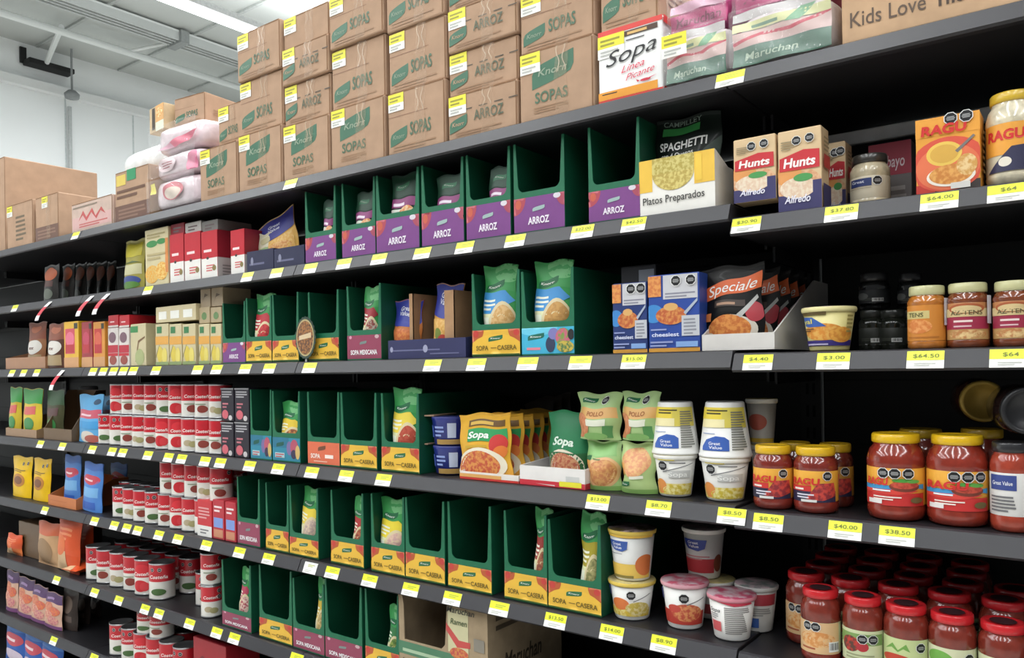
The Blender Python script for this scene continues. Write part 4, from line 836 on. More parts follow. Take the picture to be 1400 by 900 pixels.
for i, (px, wl, pt, wu, ptu) in enumerate(((924, 60, 620, 66, 549), (992, 70, 624, 74, 549))):
    za = cup_px(3, px, wl, 0, pt, 'white and yellow noodle cup under an upside-down cup, %s' % ('left stack', 'right stack')[i], 'dedcd6', LO)
    cup_px(3, px, wu, 0, ptu, 'upside-down noodle cup with blue half-round emblem, %s' % ('left stack', 'right stack')[i], 'e9e8e4', UP, z=za, inv=True, register=False)
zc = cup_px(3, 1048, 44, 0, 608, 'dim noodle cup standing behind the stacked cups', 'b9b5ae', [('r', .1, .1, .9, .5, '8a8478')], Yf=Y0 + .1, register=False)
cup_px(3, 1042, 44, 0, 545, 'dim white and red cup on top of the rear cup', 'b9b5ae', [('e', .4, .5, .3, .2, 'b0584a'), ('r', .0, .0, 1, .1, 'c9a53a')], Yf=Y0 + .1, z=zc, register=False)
GVY = [('r', 0, .0, 1, .32, 'e8c25a'), ('e', .85, .3, .22, .24, 'd8763c'), ('p', [(.06, .84), (.5, .84), (.48, .66), (.38, .6), (.2, .62), (.08, .72)], '3a5aa8'), ('t', 'Great', .27, .74, .06, 'eef2fa', .2), ('t', 'Value', .28, .66, .06, 'eef2fa', .2), ('x', .1, .54, .5, .57, 1, '8a8a90'), ('r', .0, .92, 1, 1, 'e3b84a'), ('r', .1, .0, .6, .06, '8a7a3a')]
GVL = [('r', 0, .06, 1, .3, 'd9b83e/e9d88a'), ('e', .32, .42, .2, .18, 'e07a3e'), ('e', .7, .3, .26, .2, 'c9b04a/e0d09a'), ('o', .56, .7, .010), ('p', [(.6, .5), (.95, .72), (.95, .74), (.6, .53)], '77787a'), ('r', 0, .62, .08, .9, '3a4a9a')]
GVR = [('r', 0, .06, 1, .4, 'bb3f34'), ('e', .6, .36, .32, .22, 'd9905a/c0503a'), ('e', .35, .45, .14, .1, 'c94a3e'), ('o', .55, .72, .0105), ('p', [(.6, .55), (.95, .72), (.95, .74), (.6, .58)], '77787a'), ('r', 0, .62, .06, .9, '3a4a9a')]
GVU = [('r', .05, .08, .8, .4, 'c03a40'), ('x', .1, .38, .7, .5, 2, 'c98a8c'), ('e', .9, .3, .12, .2, '8a4a34'), ('p', [(.08, .84), (.62, .84), (.58, .64), (.44, .58), (.2, .62), (.1, .72)], '34489a'), ('t', 'Great', .33, .74, .06, 'eef2fa', .24), ('t', 'Value', .34, .66, .06, 'eef2fa', .24)]
za = cup_px(4, 864.5, 65, 0, 790, 'white and yellow noodle cup, lower of the stack beside the green case', 'e9e8e4', GVL, rim='e3c55a')
cup_px(4, 865, 66, 0, 721, 'white and yellow noodle cup stacked on top beside the green case', 'e9e8e4', GVY, z=za + .001, rim='e3c55a', lid='6a5c3a', register=False)
cup_px(4, 937, 66, 0, 792, 'noodle cup with pink foil lid and soup picture', 'e9e8e4', GVR, lid='c0566c', rim='d8a0aa', Yf=Y0 + .01)
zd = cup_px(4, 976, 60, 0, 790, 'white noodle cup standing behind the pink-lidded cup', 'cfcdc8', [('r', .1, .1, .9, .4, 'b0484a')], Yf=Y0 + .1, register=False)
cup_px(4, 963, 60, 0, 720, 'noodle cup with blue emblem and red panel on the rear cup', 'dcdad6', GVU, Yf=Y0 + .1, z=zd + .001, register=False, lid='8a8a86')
cup_px(4, 1001, 68, 0, 810, 'noodle cup with torn foil lid and ingredient print, front right', 'e6e4e0', [('x', .42, .12, .92, .84, 14, '8a8684'), ('r', .1, .16, .34, .42, 'cf5a5e'), ('t', 'Sopa', .22, .66, .1, '5a5a5c', .25, .3), ('x', .1, .48, .3, .64, 3, 'a0a0a0'), ('p', [(.1, .98), (.9, .98), (.95, .9), (.6, .86), (.4, .92)], 'cc3a52')], lid='b84a66', rim='d88a98', Yf=Y0 + .0)
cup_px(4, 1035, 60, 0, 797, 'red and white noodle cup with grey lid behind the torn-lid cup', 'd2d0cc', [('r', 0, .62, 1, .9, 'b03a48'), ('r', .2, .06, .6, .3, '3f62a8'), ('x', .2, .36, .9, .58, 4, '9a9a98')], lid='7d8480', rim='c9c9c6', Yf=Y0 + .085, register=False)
# yellow tub, third shelf
cup_px(2, 1134, 76, 0, 421, 'pale yellow tub with orange pasta picture and blue base band', 'e0d490', [('r', 0, .06, 1, .2, '3a2f7a'), ('e', .42, .42, .36, .22, 'e09038/e8b058'), ('e', .75, .34, .22, .2, 'e8a848/d88a34'), ('p', [(.06, .82), (.06, .6), (.2, .55), (.5, .56), (.28, .8)], '3a62b0'), ('t', 'yal', .17, .64, .12, 'e8e070', .2), ('r', .02, .86, .5, .96, '5a4a24'), ('x', .05, .44, .3, .54, 2, '6a4a30'), ('x', .82, .4, .96, .9, 5, 'a89a5a'), ('x', .1, .08, .7, .16, 1, 'c0b8d8')], rim='e6dca0', lid='dcd092', a=1.35)

# ---------------------------------------------------------------- cans
CR_, CW = 'c4222f', 'e3e0d8'
def make_can(label, r, h, loc, rz, ops, group, top=CR_, bot=CW, split=.5):
    t = thing('food_can', label, 'can', loc, rz, group)
    MB().lathe([(r * .95, 0), (r, .001), (r, .004), (r * .975, .005), (r * .975, .0055)], TIN, 26).build('bottom_rim', t)
    bb = MB().lathe([(r * .98, .005), (r * .98, .005 + (h - .01) * split)], M(bot, .35, coat=.3, var=.04), 26, cap=False)
    bb.lathe([(r * .98, .005 + (h - .01) * split), (r * .98, h - .005)], M(top, .35, coat=.3, var=.06), 26, cap=False)
    bb.paint(cylS(lambda v: r * .982, .005, h - .005, 1.25), 2.4 * r, h - .01, ops); bb.build('can_body', t)
    MB().lathe([(r * .975, h - .0055), (r, h - .004), (r, h - .0005), (r * .95, h), (r * .92, h - .003), (.003, h - .0032)], TIN, 26).build('lid', t)
    return t
CO = [[('t', 'Costeña', .5, .6, .1, 'f4e8e4', .6, .2, .02), ('o', .82, .86, .007), ('e', .5, .24, .2, .12, '8a3a30'), ('x', .2, .38, .8, .44, 1, '8a9a7a')],
      [('t', 'Costeña', .5, .6, .1, 'f4e8e4', .6, .2, .02), ('o', .3, .86, .007), ('o', .55, .86, .007), ('e', .5, .2, .24, .1, '4a6a3a')],
      [('e', .5, .74, .26, .16, 'd8323c'), ('t', 'Costeña', .5, .56, .1, 'f4e8e4', .6, .2, .02), ('e', .45, .24, .26, .18, 'c8262f'), ('e', .6, .22, .16, .14, 'd03a40')],
      [('t', 'Costeña', .5, .6, .1, 'f4e8e4', .6, .2, .02), ('e', .4, .24, .16, .1, 'b9a98a'), ('e', .6, .2, .16, .1, 'a8a070'), ('o', .8, .86, .007), ('o', .8, .66, .007)]]
cproto = {}
def can(label, r, h, x, Yc, z, k, group, big=False):
    key = (round(r, 4), round(h, 4), k); rz = .75 + rnd.uniform(-.3, .3)
    if key in cproto: o = dup(cproto[key], label, (x, Yc, z), rz); o['group'] = group; return o
    cproto[key] = make_can(label, r, h, (x, Yc, z), rz, CO[k], group); return cproto[key]
def can_row(li, pl, pr, r, h, z, Yf, nm, group, ks, register=False):
    a, b_ = fx(pl, z, Yf) + r, fx(pr, z, Yf) - r; n = max(1, round((b_ - a) / (2 * r + .0015)) + 1)
    s = max((b_ - a) / max(1, n - 1), 2 * r + .0008)
    for i in range(n):
        x = a + s * i
        lab = nm % nth(i, n); can(lab, r, h, x, Yf + r + rnd.uniform(0, .003), z, ks[i % len(ks)], group)
        if register: reg(li, x - r, x + r, 'the ' + lab)
z4 = zlev(3) + .0006; hc = fz(569, fx(140, z4, Y0), Y0) - z4; hc = .108
g4 = 'red and white cans stacked two high on the fourth shelf'
can_row(3, 129, 297, .0365, hc, z4, Y0, 'red and white can, lower row of the fourth shelf stack, %s', g4, [1, 1, 0, 3, 0, 2, 2, 3, 0, 0, 0], True)
can_row(3, 145, 296, .0365, hc, z4 + hc + .0005, Y0 + .012, 'red and white can, upper row of the fourth shelf stack, %s', g4, [2, 0, 3, 0, 1, 2, 0, 0, 3], False)
z5_ = zlev(4) + .0006; g5 = 'red and white cans on the fifth shelf'
can_row(4, 148, 201, .036, .108, z5_, Y0 + .004, 'red and white can, fifth shelf left group, %s', g5, [1, 3, 0], True)
can_row(4, 209, 270, .036, .108, z5_, Y0 + .004, 'red and white can, fifth shelf right group, lower row, %s', g5, [0, 2, 3], True)
can_row(4, 212, 294, .036, .108, z5_ + .1085, Y0 + .006, 'red and white can, fifth shelf right group, upper row, %s', g5, [0, 2, 0, 3], False)
can_row(4, 158, 214, .036, .108, z5_, Y0 + .084, 'can behind the left group on the fifth shelf, %s', g5, [1], False)
can_row(4, 224, 312, .036, .108, z5_, Y0 + .084, 'can in second row of the right group, fifth shelf, %s', g5, [0, 3], False)
can_row(4, 300, 318, .036, .108, z5_ + .1085, Y0 + .086, 'dim can on the second row beside the green case, fifth shelf, %s', g5, [3], False)
z6 = zlev(5) + .0006; g6 = 'tall red and white cans on the sixth shelf'
for i, (px, Yk, k) in enumerate(((142, .016, 1), (158, .012, 0), (178, .016, 3), (198, .02, 0), (215, .014, 2), (241, .012, 1))):
    x = fx(px, z6, Y0 + Yk + .043)
    lab = 'large red and white can, %s in the sixth shelf row' % nth(i, 6)
    can(lab, .0425, .122, -3.045 + .0895 * i + (.01 if i == 5 else 0), Y0 + Yk + .043, z6, k, g6); reg(5, x - .04, x + .04, 'the ' + lab)
for i in range(6): can('large can in the shaded second row of the sixth shelf, %s' % nth(i, 6), .0425, .122, -3.02 + .0895 * i, Y0 + .155, z6, i % 4, g6)
for i in range(6): can('large can in the shaded third row of the sixth shelf, %s' % nth(i, 6), .0425, .122, -3.0 + .0895 * i, Y0 + .243, z6, i % 4, g6)
x = fx(271, z6, Y0 + .08); can('large can standing back between the row and the paired small cans', .036, .108, x + .02, Y0 + .1, z6, 1, g6)
for i, (px, up_) in enumerate(((290, 0), (290, 1))):
    x = fx(px, z6, Y0 + .036); can('slim red and white can beside the maroon case, %s' % ('lower', 'upper')[i], .034, .1, x, Y0 + .037, z6 + up_ * .1005, (3, 0)[i], g6)
    if not i: reg(5, x - .036, x + .036, 'the stacked slim cans')
z7 = zlev(6) + .0006; g7 = 'cans on the seventh shelf'
for i, px in enumerate((143, 162, 183, 205, 228, 250)):
    x = fx(px, z7, Y0 + .04); lab = 'can with black seals on the seventh shelf, %s' % nth(i, 6)
    can(lab, .04, .11, -2.85 + .084 * i, Y0 + .044, z7, (1, 1, 2, 3, 0, 1)[i], g7); reg(6, x - .04, x + .04, 'the ' + lab)
for i in range(2): can('can stacked crookedly above the seventh shelf row, %s' % ('left', 'right')[i], .04, .09, -2.66 + .083 * i, Y0 + .046, z7 + .1105, (1, 0)[i], g7)
for i in range(4): can('can in the shaded rear row of the seventh shelf, %s' % nth(i, 4), .04, .11, -2.82 + .084 * i, Y0 + .13, z7, 1, g7)
x = fx(292, z7, Y0)
carton_px(6, 265, 310, 870, .12, 'a3202c', [('e', .3, .5, .12, .2, '7a1a26'), ('t', 'Costeña', .55, .4, .25, 'd0909a', .5, .2), ('x', .4, .1, .9, .25, 1, '7a1a26')], 'tomato_carton', 'dark red carton near the bottom beneath the maroon case')

# ---------------------------------------------------------------- goods on the left, small cartons
TP = 'b9a98c'
CT_ = [('r', 0, .5, 1, .7, 'dca24a'), ('r', .12, .78, .5, .94, '3a7a4a'), ('e', .35, .26, .22, .2, 'd8c24e'), ('p', [(.0, .2), (.3, .5), (.32, .48), (.02, .16)], '8a7a4a'), ('e', .7, .22, .2, .2, 'e0cf6a'), ('r', 0, 0, 1, .08, '8fa06a')]
gC = 'small cream food cartons on the third shelf'
for i, (pl, pr) in enumerate(((179, 200), (213, 231), (232, 249), (250, 268), (272, 287), (288, 303))):
    carton_px(2, pl, pr, 444, .1, 'cbbf98', CT_ if i else [('r', 0, .8, .5, .95, '3f8a50'), ('p', [(.3, .1), (.5, .6), (.95, .7), (.95, .66), (.55, .55), (.36, .1)], '7a5a3a'), ('e', .6, .2, .3, .2, 'a8b07a')], 'food_carton', 'small cream and orange carton, %s in the third shelf row' % nth(i, 6), group=gC)
zt = fz(441, fx(215, zlev(2), Y0), Y0)
carton_px(2, 213, 268, 421, .1, 'cfc19a', [('r', .08, .2, .28, .7, 'ecebe2'), ('r', .38, .2, .6, .7, 'ecebe2'), ('r', .7, .2, .92, .7, 'ecebe2')], 'food_carton', 'long cream carton with three white windows lying on the small cartons', z=fz(443.5, fx(213, zlev(2), Y0), Y0) + .003, register=False)
zq = fz(444, fx(272, zlev(2), Y0), Y0) + .003
for i, (pl, pr) in enumerate(((272, 287), (288, 303))):
    zz_ = carton_px(2, pl, pr, 421, .1, 'b7a583', [('e', .5, .45, .24, .24, '6a8a5a')], 'food_carton', 'tan carton of the second layer, %s' % ('left', 'right')[i], z=zq, register=False, Y=Y0 + .01, group=gC)
for i, (pl, pr) in enumerate(((274, 288), (289, 305), (307, 325))):
    Yk = Y0 + .014
    carton_px(2, pl, pr, 394, .1, 'a8957a', [('p', [(.25, .25), (.45, .7), (.8, .6), (.4, .5)], '6a5a44')], 'food_carton', 'tan cube carton at the top of the cream stack, %s' % ('left', 'middle', 'right')[i], z=(zz_ + .003) if i < 2 else zz_ - .0, Y=Yk if i < 2 else Y0 + .12, register=False, group=gC)
carton_px(2, 307, 325, 436, .1, 'a8957a', [], 'food_carton', 'tan carton mostly hidden behind the purple-labelled case', z=None, Y=Y0 + .345, register=False)
RW = [('r', 0, 0, 1, .42, 'e9e6e0'), ('r', 0, .42, 1, 1, 'bf2230'), ('x', .15, .55, .85, .66, 1, 'f0d8d8'), ('x', .3, .14, .85, .3, 3, 'cf6a68'), ('e', .8, .2, .12, .06, '8a7a4a'), ('e', .4, .42, .08, .03, '3a3a34')]
RWS = [('r', 0, 0, 1, .42, 'bdbcb8'), ('r', 0, .42, 1, 1, '8f2230'), ('x', .1, .04, .9, .3, 4, '8a8a88')]
g2 = 'red and white cartons on the second shelf'
for i, (pl, pr, pt) in enumerate(((233, 252, 322), (253, 275, 320), (276, 298, 318), (316, 335, 316))):
    zc_ = carton_px(1, pl, pr, pt, .14 if i != 2 else .16, 'bf2230', RW, 'tomato_carton', 'red and white tomato carton on the second shelf, %s' % nth(i, 4), side=RWS, group=g2)
    if i < 3: carton_px(1, pl, pr, pt - 14, .12, ('8c2230', 'bdb9b4', '7a7874')[i], [('x', .2, .2, .8, .8, 2, '6a5a5a')], 'tomato_carton', 'flat carton lying on the %s red and white one' % ('leftmost', 'second', 'third')[i], z=zc_ + .001, Y=Y0 + .008, register=False)
carton_px(1, 199, 231, 316, .12, 'cfc39a', [('e', .3, .74, .24, .06, '3f8a4a'), ('e', .72, .76, .2, .05, '3f8a4a'), ('e', .3, .2, .3, .16, 'e0a23c/d9b86a'), ('e', .72, .24, .26, .16, 'dc9a34/e8c878'), ('r', .88, .2, 1, .8, 'd88a4a'), ('x', .1, .84, .9, .94, 2, 'a89a6a'), ('x', .1, .46, .9, .6, 2, 'b8a87a')], 'soup_box', 'cream box with green emblems and orange vegetables on the second shelf')
pouch_at(181, 0, 1, 327, 27, 'a9a050', [('r', .1, .66, .9, .92, 'c9bc2e'), ('r', .05, .3, .95, .5, 'c9c49a'), ('e', .5, .18, .42, .1, '3f4f90'), ('e', .5, .1, .4, .07, '5a8a3a'), ('p', [(.05, .5), (.6, .58), (.95, .52), (.5, .54)], '5a6a3a')], 'olive yellow pouch beside the cream box on the second shelf', None, Y0 + .02, register=True)
gD = 'dark pouches with orange tops on the second shelf'
for i in range(6):
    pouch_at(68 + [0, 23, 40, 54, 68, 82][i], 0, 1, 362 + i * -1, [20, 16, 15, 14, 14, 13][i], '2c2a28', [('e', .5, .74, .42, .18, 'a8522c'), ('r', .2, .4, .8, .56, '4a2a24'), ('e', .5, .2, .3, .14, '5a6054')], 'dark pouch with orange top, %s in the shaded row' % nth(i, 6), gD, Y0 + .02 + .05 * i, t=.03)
# trays with pasta pouches
NAVY = '2b2d4a'
NO = [('x', .1, .3, .9, .5, 1, '6a6c88'), ('e', .2, .5, .05, .2, '8a8ca4')]
PB = [('r', 0, .66, 1, 1, '2f2f86'), ('e', .5, .66, .5, .1, '2f2f86'), ('t', 'Great', .5, .8, .06, 'e8eaf2', .34), ('t', 'Value', .5, .72, .06, 'e8eaf2', .34), ('r', .05, .1, .95, .55, 'd9a24a/e0b86a'), ('e', .5, .3, .4, .16, 'd08a4c/e0b070'), ('e', .72, .14, .2, .09, '9a3040')]
tray_px(1, 338, 374, 345, .25, .06, NAVY, 'pasta_tray', 'navy tray at the left below the yellow pasta pouch', NO, group='navy pasta trays')
tray_px(1, 375, 416, 341, .25, .06, NAVY, 'pasta_tray', 'navy tray left of the first rice case', NO, group='navy pasta trays')
pouch_at(385, 0, 1, 282, 52, 'dba94e', PB, 'blue-topped yellow pasta pouch tilted in the navy tray', None, Y0 + .035, t=.045, ry=-.3, dz=.008, name='pasta_pouch')
pouch_at(362, 0, 1, 320, 22, 'cfc9b0', [('r', .1, .3, .9, .6, '8aa06a'), ('e', .5, .8, .3, .1, 'b9b08a')], 'pale pouch lying low in the left navy tray', None, Y0 + .03, t=.03, dz=.004)
z = zlev(2)
tray_px(2, 531, 637, 466, .28, .07, '33355c', 'pasta_tray', 'wide navy tray with two pasta pouches on the third shelf', [('x', .04, .4, .96, .55, 1, '6a6c90'), ('e', .5, .5, .03, .2, 'a0a2bc'), ('e', .05, .5, .02, .15, 'a0a2bc'), ('r', .56, .2, .92, .26, '6a6c90')], cat='tray')
for i, px in enumerate((577, 633)):
    xx = fx(px, z, Y0 + .05); t = thing('carton_divider', 'brown cardboard divider in the navy tray, %s pouch' % ('right of the left', 'right of the right')[i], 'divider', (xx, Y0 + .02, z + .005))
    bb = MB().box(-.001, .001, 0, .2, 0, .155, M('a07a58', .8)); bb.box(-.012 if i == 0 else -.03, .001, -.0, .002, .0, .155, M('b08a66', .8)); bb.build('board', t)
PB2 = [('r', 0, .62, 1, 1, '2f3a96'), ('e', .5, .62, .5, .1, '2f3a96'), ('t', 'Great', .48, .8, .075, 'e8eaf2', .4), ('t', 'Value', .48, .71, .075, 'e8eaf2', .4), ('r', .06, .02, .94, .48, 'd4804a/c06a3a'), ('e', .5, .25, .36, .18, 'd88a4a/c8683a')]
pouch_at(553, 0, 2, 412, 38, 'c0743c', PB2, 'blue and orange pasta pouch at the left in the wide navy tray', None, Y0 + .02, t=.05, dz=.0045, name='pasta_pouch', ry=.05)
pouch_at(606, 0, 2, 390, 38, 'd8a04e', PB2[:4] + [('r', .06, .06, .94, .5, 'dca452/e8bc70'), ('e', .4, .3, .14, .08, '7a8a3a'), ('e', .6, .2, .2, .1, 'c0483a')], 'taller blue and yellow pasta pouch at the right in the wide navy tray', None, Y0 + .03, t=.05, dz=.0045, name='pasta_pouch', ry=.08)
# round sign in front of the cases
z = zlev(2); xx = fx(417, z + .1, Y0 - .012); zz = fz(462, xx, Y0 - .012)
t = thing('shelf_sign', 'round scalloped green shelf sign with food picture', 'sign', (xx, Y0 - .012, zz), -.1)
bb = MB().prism([(.048 * (1 + .05 * math.cos(k * PI / 3 * 2)) * math.cos(2 * PI * k / 72), .057 * (1 + .03 * math.cos(k * PI / 3 * 2)) * math.sin(2 * PI * k / 72)) for k in range(72)], 0, .0015, M('2a4034', .4))
bb.paint(lambda u, v, o: ((u - .5) * .096, -o, (v - .5) * .114), .096, .114, [('e', .5, .5, .44, .44, 'b8a878'), ('e', .5, .5, .4, .4, '5a3a2a/a8703a'), ('p', [(.2, .55), (.8, .62), (.8, .5), (.2, .45)], 'd8c09a')]); bb.build('disc', t)
MB().box(-.004, .004, .001, .002, -(zz - z) - .02, -.05, M('cfd4d0', .2, alpha=.5)).build('stem', t)
# black cartons with pink print
BC = [('x', .1, .72, .9, .94, 3, 'b0aeb2'), ('x', .15, .4, .6, .6, 2, 'c0707a'), ('e', .35, .2, .24, .14, 'cf6470'), ('e', .75, .1, .14, .08, 'c9c4c4'), ('r', 0, .96, 1, 1, '8a8a8c')]
for r_ in range(2):
    for i, (pl, pr) in enumerate(((302, 320), (321, 341))):
        zq = zlev(3) if r_ == 0 else zk
        zn = carton_px(3, pl, pr, (577, 531)[r_], .07, '231e2a', BC, 'dark_carton', 'black carton with pink print, %s %s of the four' % (('lower', 'upper')[r_], ('left', 'right')[i]), z=zq, group='black cartons with pink print', register=(r_ == 0))
    zk = zn + .0012
# red, white and blue slim cartons beside the maroon case (fifth shelf)
for i, (pl, pr, c) in enumerate(((270, 290, 'c8323a'), (291, 307, 'b9303c'), (308, 323, 'b9303c'))):
    carton_px(4, pl, pr, (683, 683, 686)[i], .06, c, ([('r', 0, 0, 1, .3, 'e4e2de'), ('x', .2, .08, .8, .24, 2, '7a7a7c'), ('x', .1, .5, .9, .85, 4, 'e0a0a0')] if i == 0 else [('r', .1, .3, .9, .55, '7f9ad8'), ('x', .15, .7, .85, .9, 2, 'f0dcdc'), ('r', .1, .05, .9, .25, 'c98a6a')]), 'tomato_carton', ('red carton with white base beside the cans, fifth shelf', 'slim red and blue carton, left of its twin', 'slim red and blue carton touching the maroon case')[i])
# red and white cartons, third shelf left
for i, (pl, pr) in enumerate(((148, 162), (163, 177))):
    zc_ = carton_px(2, pl, pr, 449, .1, 'd9d2cc', [('r', 0, .35, 1, .55, 'b8283a'), ('e', .45, .75, .36, .14, '7a5a66'), ('e', .5, .16, .36, .12, '9a4a40'), ('r', 0, .27, 1, .34, 'c02a36')], 'bean_carton', 'white and red bean carton on the third shelf, %s' % ('left', 'right')[i], group='white and red bean cartons')
    carton_px(2, pl, pr, 432, .1, 'c02430', [('x', .2, .4, .8, .6, 1, 'f0d4d4'), ('r', 0, 0, 1, .15, 'd9d2cc')], 'bean_carton', 'red carton lying on top of the %s white and red one' % ('left', 'right')[i], z=zc_ + .0015, register=False)
for i, (px, pt) in enumerate(((188, 412), (222, 405), (240, 402), (252, 398))):
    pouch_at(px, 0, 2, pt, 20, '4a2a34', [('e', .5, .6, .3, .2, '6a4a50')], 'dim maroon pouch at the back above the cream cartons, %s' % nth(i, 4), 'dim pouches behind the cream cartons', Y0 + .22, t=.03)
# far left third shelf: brown pouches, yellow-red boxes
tray_px(2, 8, 62, 490, .3, .1, 'a5795a', 'carton_tray', 'brown carton tray at the left edge, third shelf')
BW = [('r', 0, .62, 1, 1, '8a4a34'), ('e', .5, .45, .4, .16, 'd9d4cc'), ('x', .3, .4, .7, .5, 1, '6a4a40'), ('r', .1, .05, .9, .28, 'a8906a'), ('e', .5, .85, .3, .08, 'b86a4a')]
for i, (px, k) in enumerate(((48, 0), (75, 1))):
    pouch_at(px, 0, 2, 442, 24, '9a6a4a' if k == 0 else '5a3a30', BW, 'brown coffee-coloured pouch with white oval, %s, third shelf' % ('left', 'right')[i], 'brown pouches with white ovals', Y0 + .03 - .03 * i, t=.04, dz=.0035 if i == 0 else 0, register=(i == 1))
for i, (pl, pr, c) in enumerate(((88, 108, 'e0b030'), (112, 127, '9a2a34'), (128, 144, 'd8923a'))):
    carton_px(2, pl, pr, 441, .1, c, [('r', .1, .3, .75, .85, ('d04a5c', 'b0303c', 'c83c34')[i]), ('e', .42, .62, .3, .16, ('e0708a', 'c0405a', 'd8604a')[i]), ('r', .1, .32, .7, .5, 'b82a34'), ('r', 0, 0, 1, .22, 'cf9a6a'), ('r', .72, .84, .95, .96, '3a3a2c')], 'drink_mix_box', ('yellow box with pink panel, third shelf far left', 'dark red box between two yellow ones', 'orange box with red panel next to bean cartons')[i])
# fourth shelf far left
tray_px(3, 8, 50, 585, .3, .1, '9a7a5c', 'carton_tray', 'brown carton tray with pouches, fourth shelf left edge')
for i, (px, c) in enumerate(((19, 'c9b03a'), (42, 'd8bc3a'), (73, '4a4a30'))):
    pouch_at(px, 0, 3, 531 + i * 2, (16, 26, 24)[i], c, [('r', 0, .68, 1, 1, '3f9a4a' if i < 2 else '3a5a3a'), ('r', .2, .45, .8, .62, 'd0605a' if i < 2 else '5a3a38'), ('e', .5, .25, .26, .14, '3f8a4a')], ('green and yellow pouch cut by the left edge, fourth shelf', 'green and yellow pouch standing in the brown tray', 'dim green pouch standing in the dark brown open carton')[i], None, Y0 + (.015, .015, .03)[i], t=.035, dz=.0035, kind='stand')
tray_px(3, 60, 98, 585, .13, .19, '6a5238', 'display_carton', 'dark brown open carton with high back left of the blue pouches', cat='box')
BP = [('r', 0, 0, 1, 1, '5aa6d8'), ('r', .02, .5, .98, .68, 'c8566a'), ('x', .15, .55, .85, .63, 1, 'e8c8d0'), ('e', .8, .84, .14, .06, '2a4a6a'), ('e', .5, .12, .3, .12, 'd8d0c4'), ('e', .7, .08, .3, .08, 'b0584a'), ('r', .1, .28, .9, .44, '3f96d0')]
pouch_at(122, 0, 3, 540, 32, '5aa6d8', BP, 'light blue pouch with red band left of the can stack', 'light blue pouches', Y0 + .01, t=.03, register=True)
pouch_at(140, 0, 3, 541, 24, '4a86b4', BP, 'light blue pouch just behind, half hidden by cans', 'light blue pouches', Y0 + .07, t=.03)
t = thing('lidded_canister', 'round grey lidded canister peeking above the blue pouches', 'canister', (fx(121, zlev(3) + .2, Y0 + .18), Y0 + .18, zlev(3) + .001))
MB().lathe([(.01, 0), (.034, 0), (.036, .004), (.036, .199), (.03, .203), (.004, .203)], M('a9acac', .3, coat=.4), 24).build('canister', t)
# fifth shelf far left
for i, (px, c) in enumerate(((28, 'ecc018'), (55, 'e6b81a'))):
    pouch_at(px, 0, 4, 625 + i * 3, 26 - i * 2, c, [('e', .5, .42, .3, .16, 'b87a2e'), ('e', .5, .42, .2, .1, '7a4a2a'), ('x', .15, .62, .8, .7, 2, '8a6a2a'), ('o', .62, .84, .008), ('o', .84, .84, .008)], 'bright yellow pouch with brown emblem, %s, fifth shelf' % ('left', 'right')[i], 'yellow pouches', Y0 + .012, t=.035, register=True)
tray_px(4, 66, 104, 676, .2, .1, 'c0703a', 'carton_tray', 'orange carton tray on the fifth shelf', [('x', .1, .5, .9, .6, 1, 'b0602e')])
BB = [('r', 0, 0, 1, 1, '4f86cf'), ('e', .5, .66, .42, .1, 'cc4456'), ('x', .2, .63, .8, .7, 1, 'f0d0d4'), ('r', .1, .3, .9, .5, '79b0e0'), ('r', .2, .05, .8, .2, '2f5fb8'), ('r', 0, .85, 1, 1, '3f6ec0')]
pouch_at(97, 0, 4, 625, 22, '4f7fc4', BB, 'blue pouch with red emblem standing in the orange tray', 'blue pouches', Y0 + .03, t=.03, dz=.0035)
pouch_at(124, 0, 4, 634, 26, '4f86cf', BB, 'blue pouch with red emblem leaning right of the orange tray', 'blue pouches', Y0 + .01, t=.035, ry=.04, register=True)
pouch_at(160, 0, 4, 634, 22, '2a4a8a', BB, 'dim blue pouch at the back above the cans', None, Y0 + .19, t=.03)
# sixth shelf far left
carton_px(5, 26, 56, 712, .25, '6a5138', [], 'display_box', 'plain dark brown carton, sixth shelf far left', Y=Y0 + .05)
OP = [('r', 0, .35, 1, 1, 'd8552a'), ('r', 0, 0, .6, .4, 'd8b48a'), ('x', .2, .6, .8, .85, 3, 'e88a5a'), ('e', .3, .5, .3, .2, 'e0703a')]
g9 = 'orange snack bags'
pouch_at(63, 0, 5, 716, 28, 'c8a078', [('r', 0, .72, 1, 1, 'cf6a48'), ('e', .5, .35, .35, .3, '9a7a58')], 'tan and orange snack bag beside the dark carton', g9, Y0 + .01, t=.05, kind='pillow', register=True)
pouch_at(90, 0, 5, 708, 30, 'd8552a', OP, 'bright orange snack bag standing, sixth shelf', g9, Y0 + .005, t=.05, kind='pillow', ry=.06, register=True)
pouch_at(112, 0, 5, 718, 24, 'b8402a', OP, 'darker orange snack bag behind the bright one', g9, Y0 + .08, t=.04, kind='pillow')
z = zlev(5); xx = fx(118, z, Y0 + .02)
make_pouch('soup_pouch', 'orange snack bag lying flat in front of the cans', 'pouch', .085, .16, .04, 'd8552a', OP, 'pillow', (-3.155, Y0 + .0, z + .022), .12, -PI / 2 + .03, 0, g9)
pouch_at(18, 0, 5, 732, 20, 'd0703a', OP, 'orange bag cut by the left edge, sixth shelf', g9, Y0 + .02, t=.04, kind='pillow')
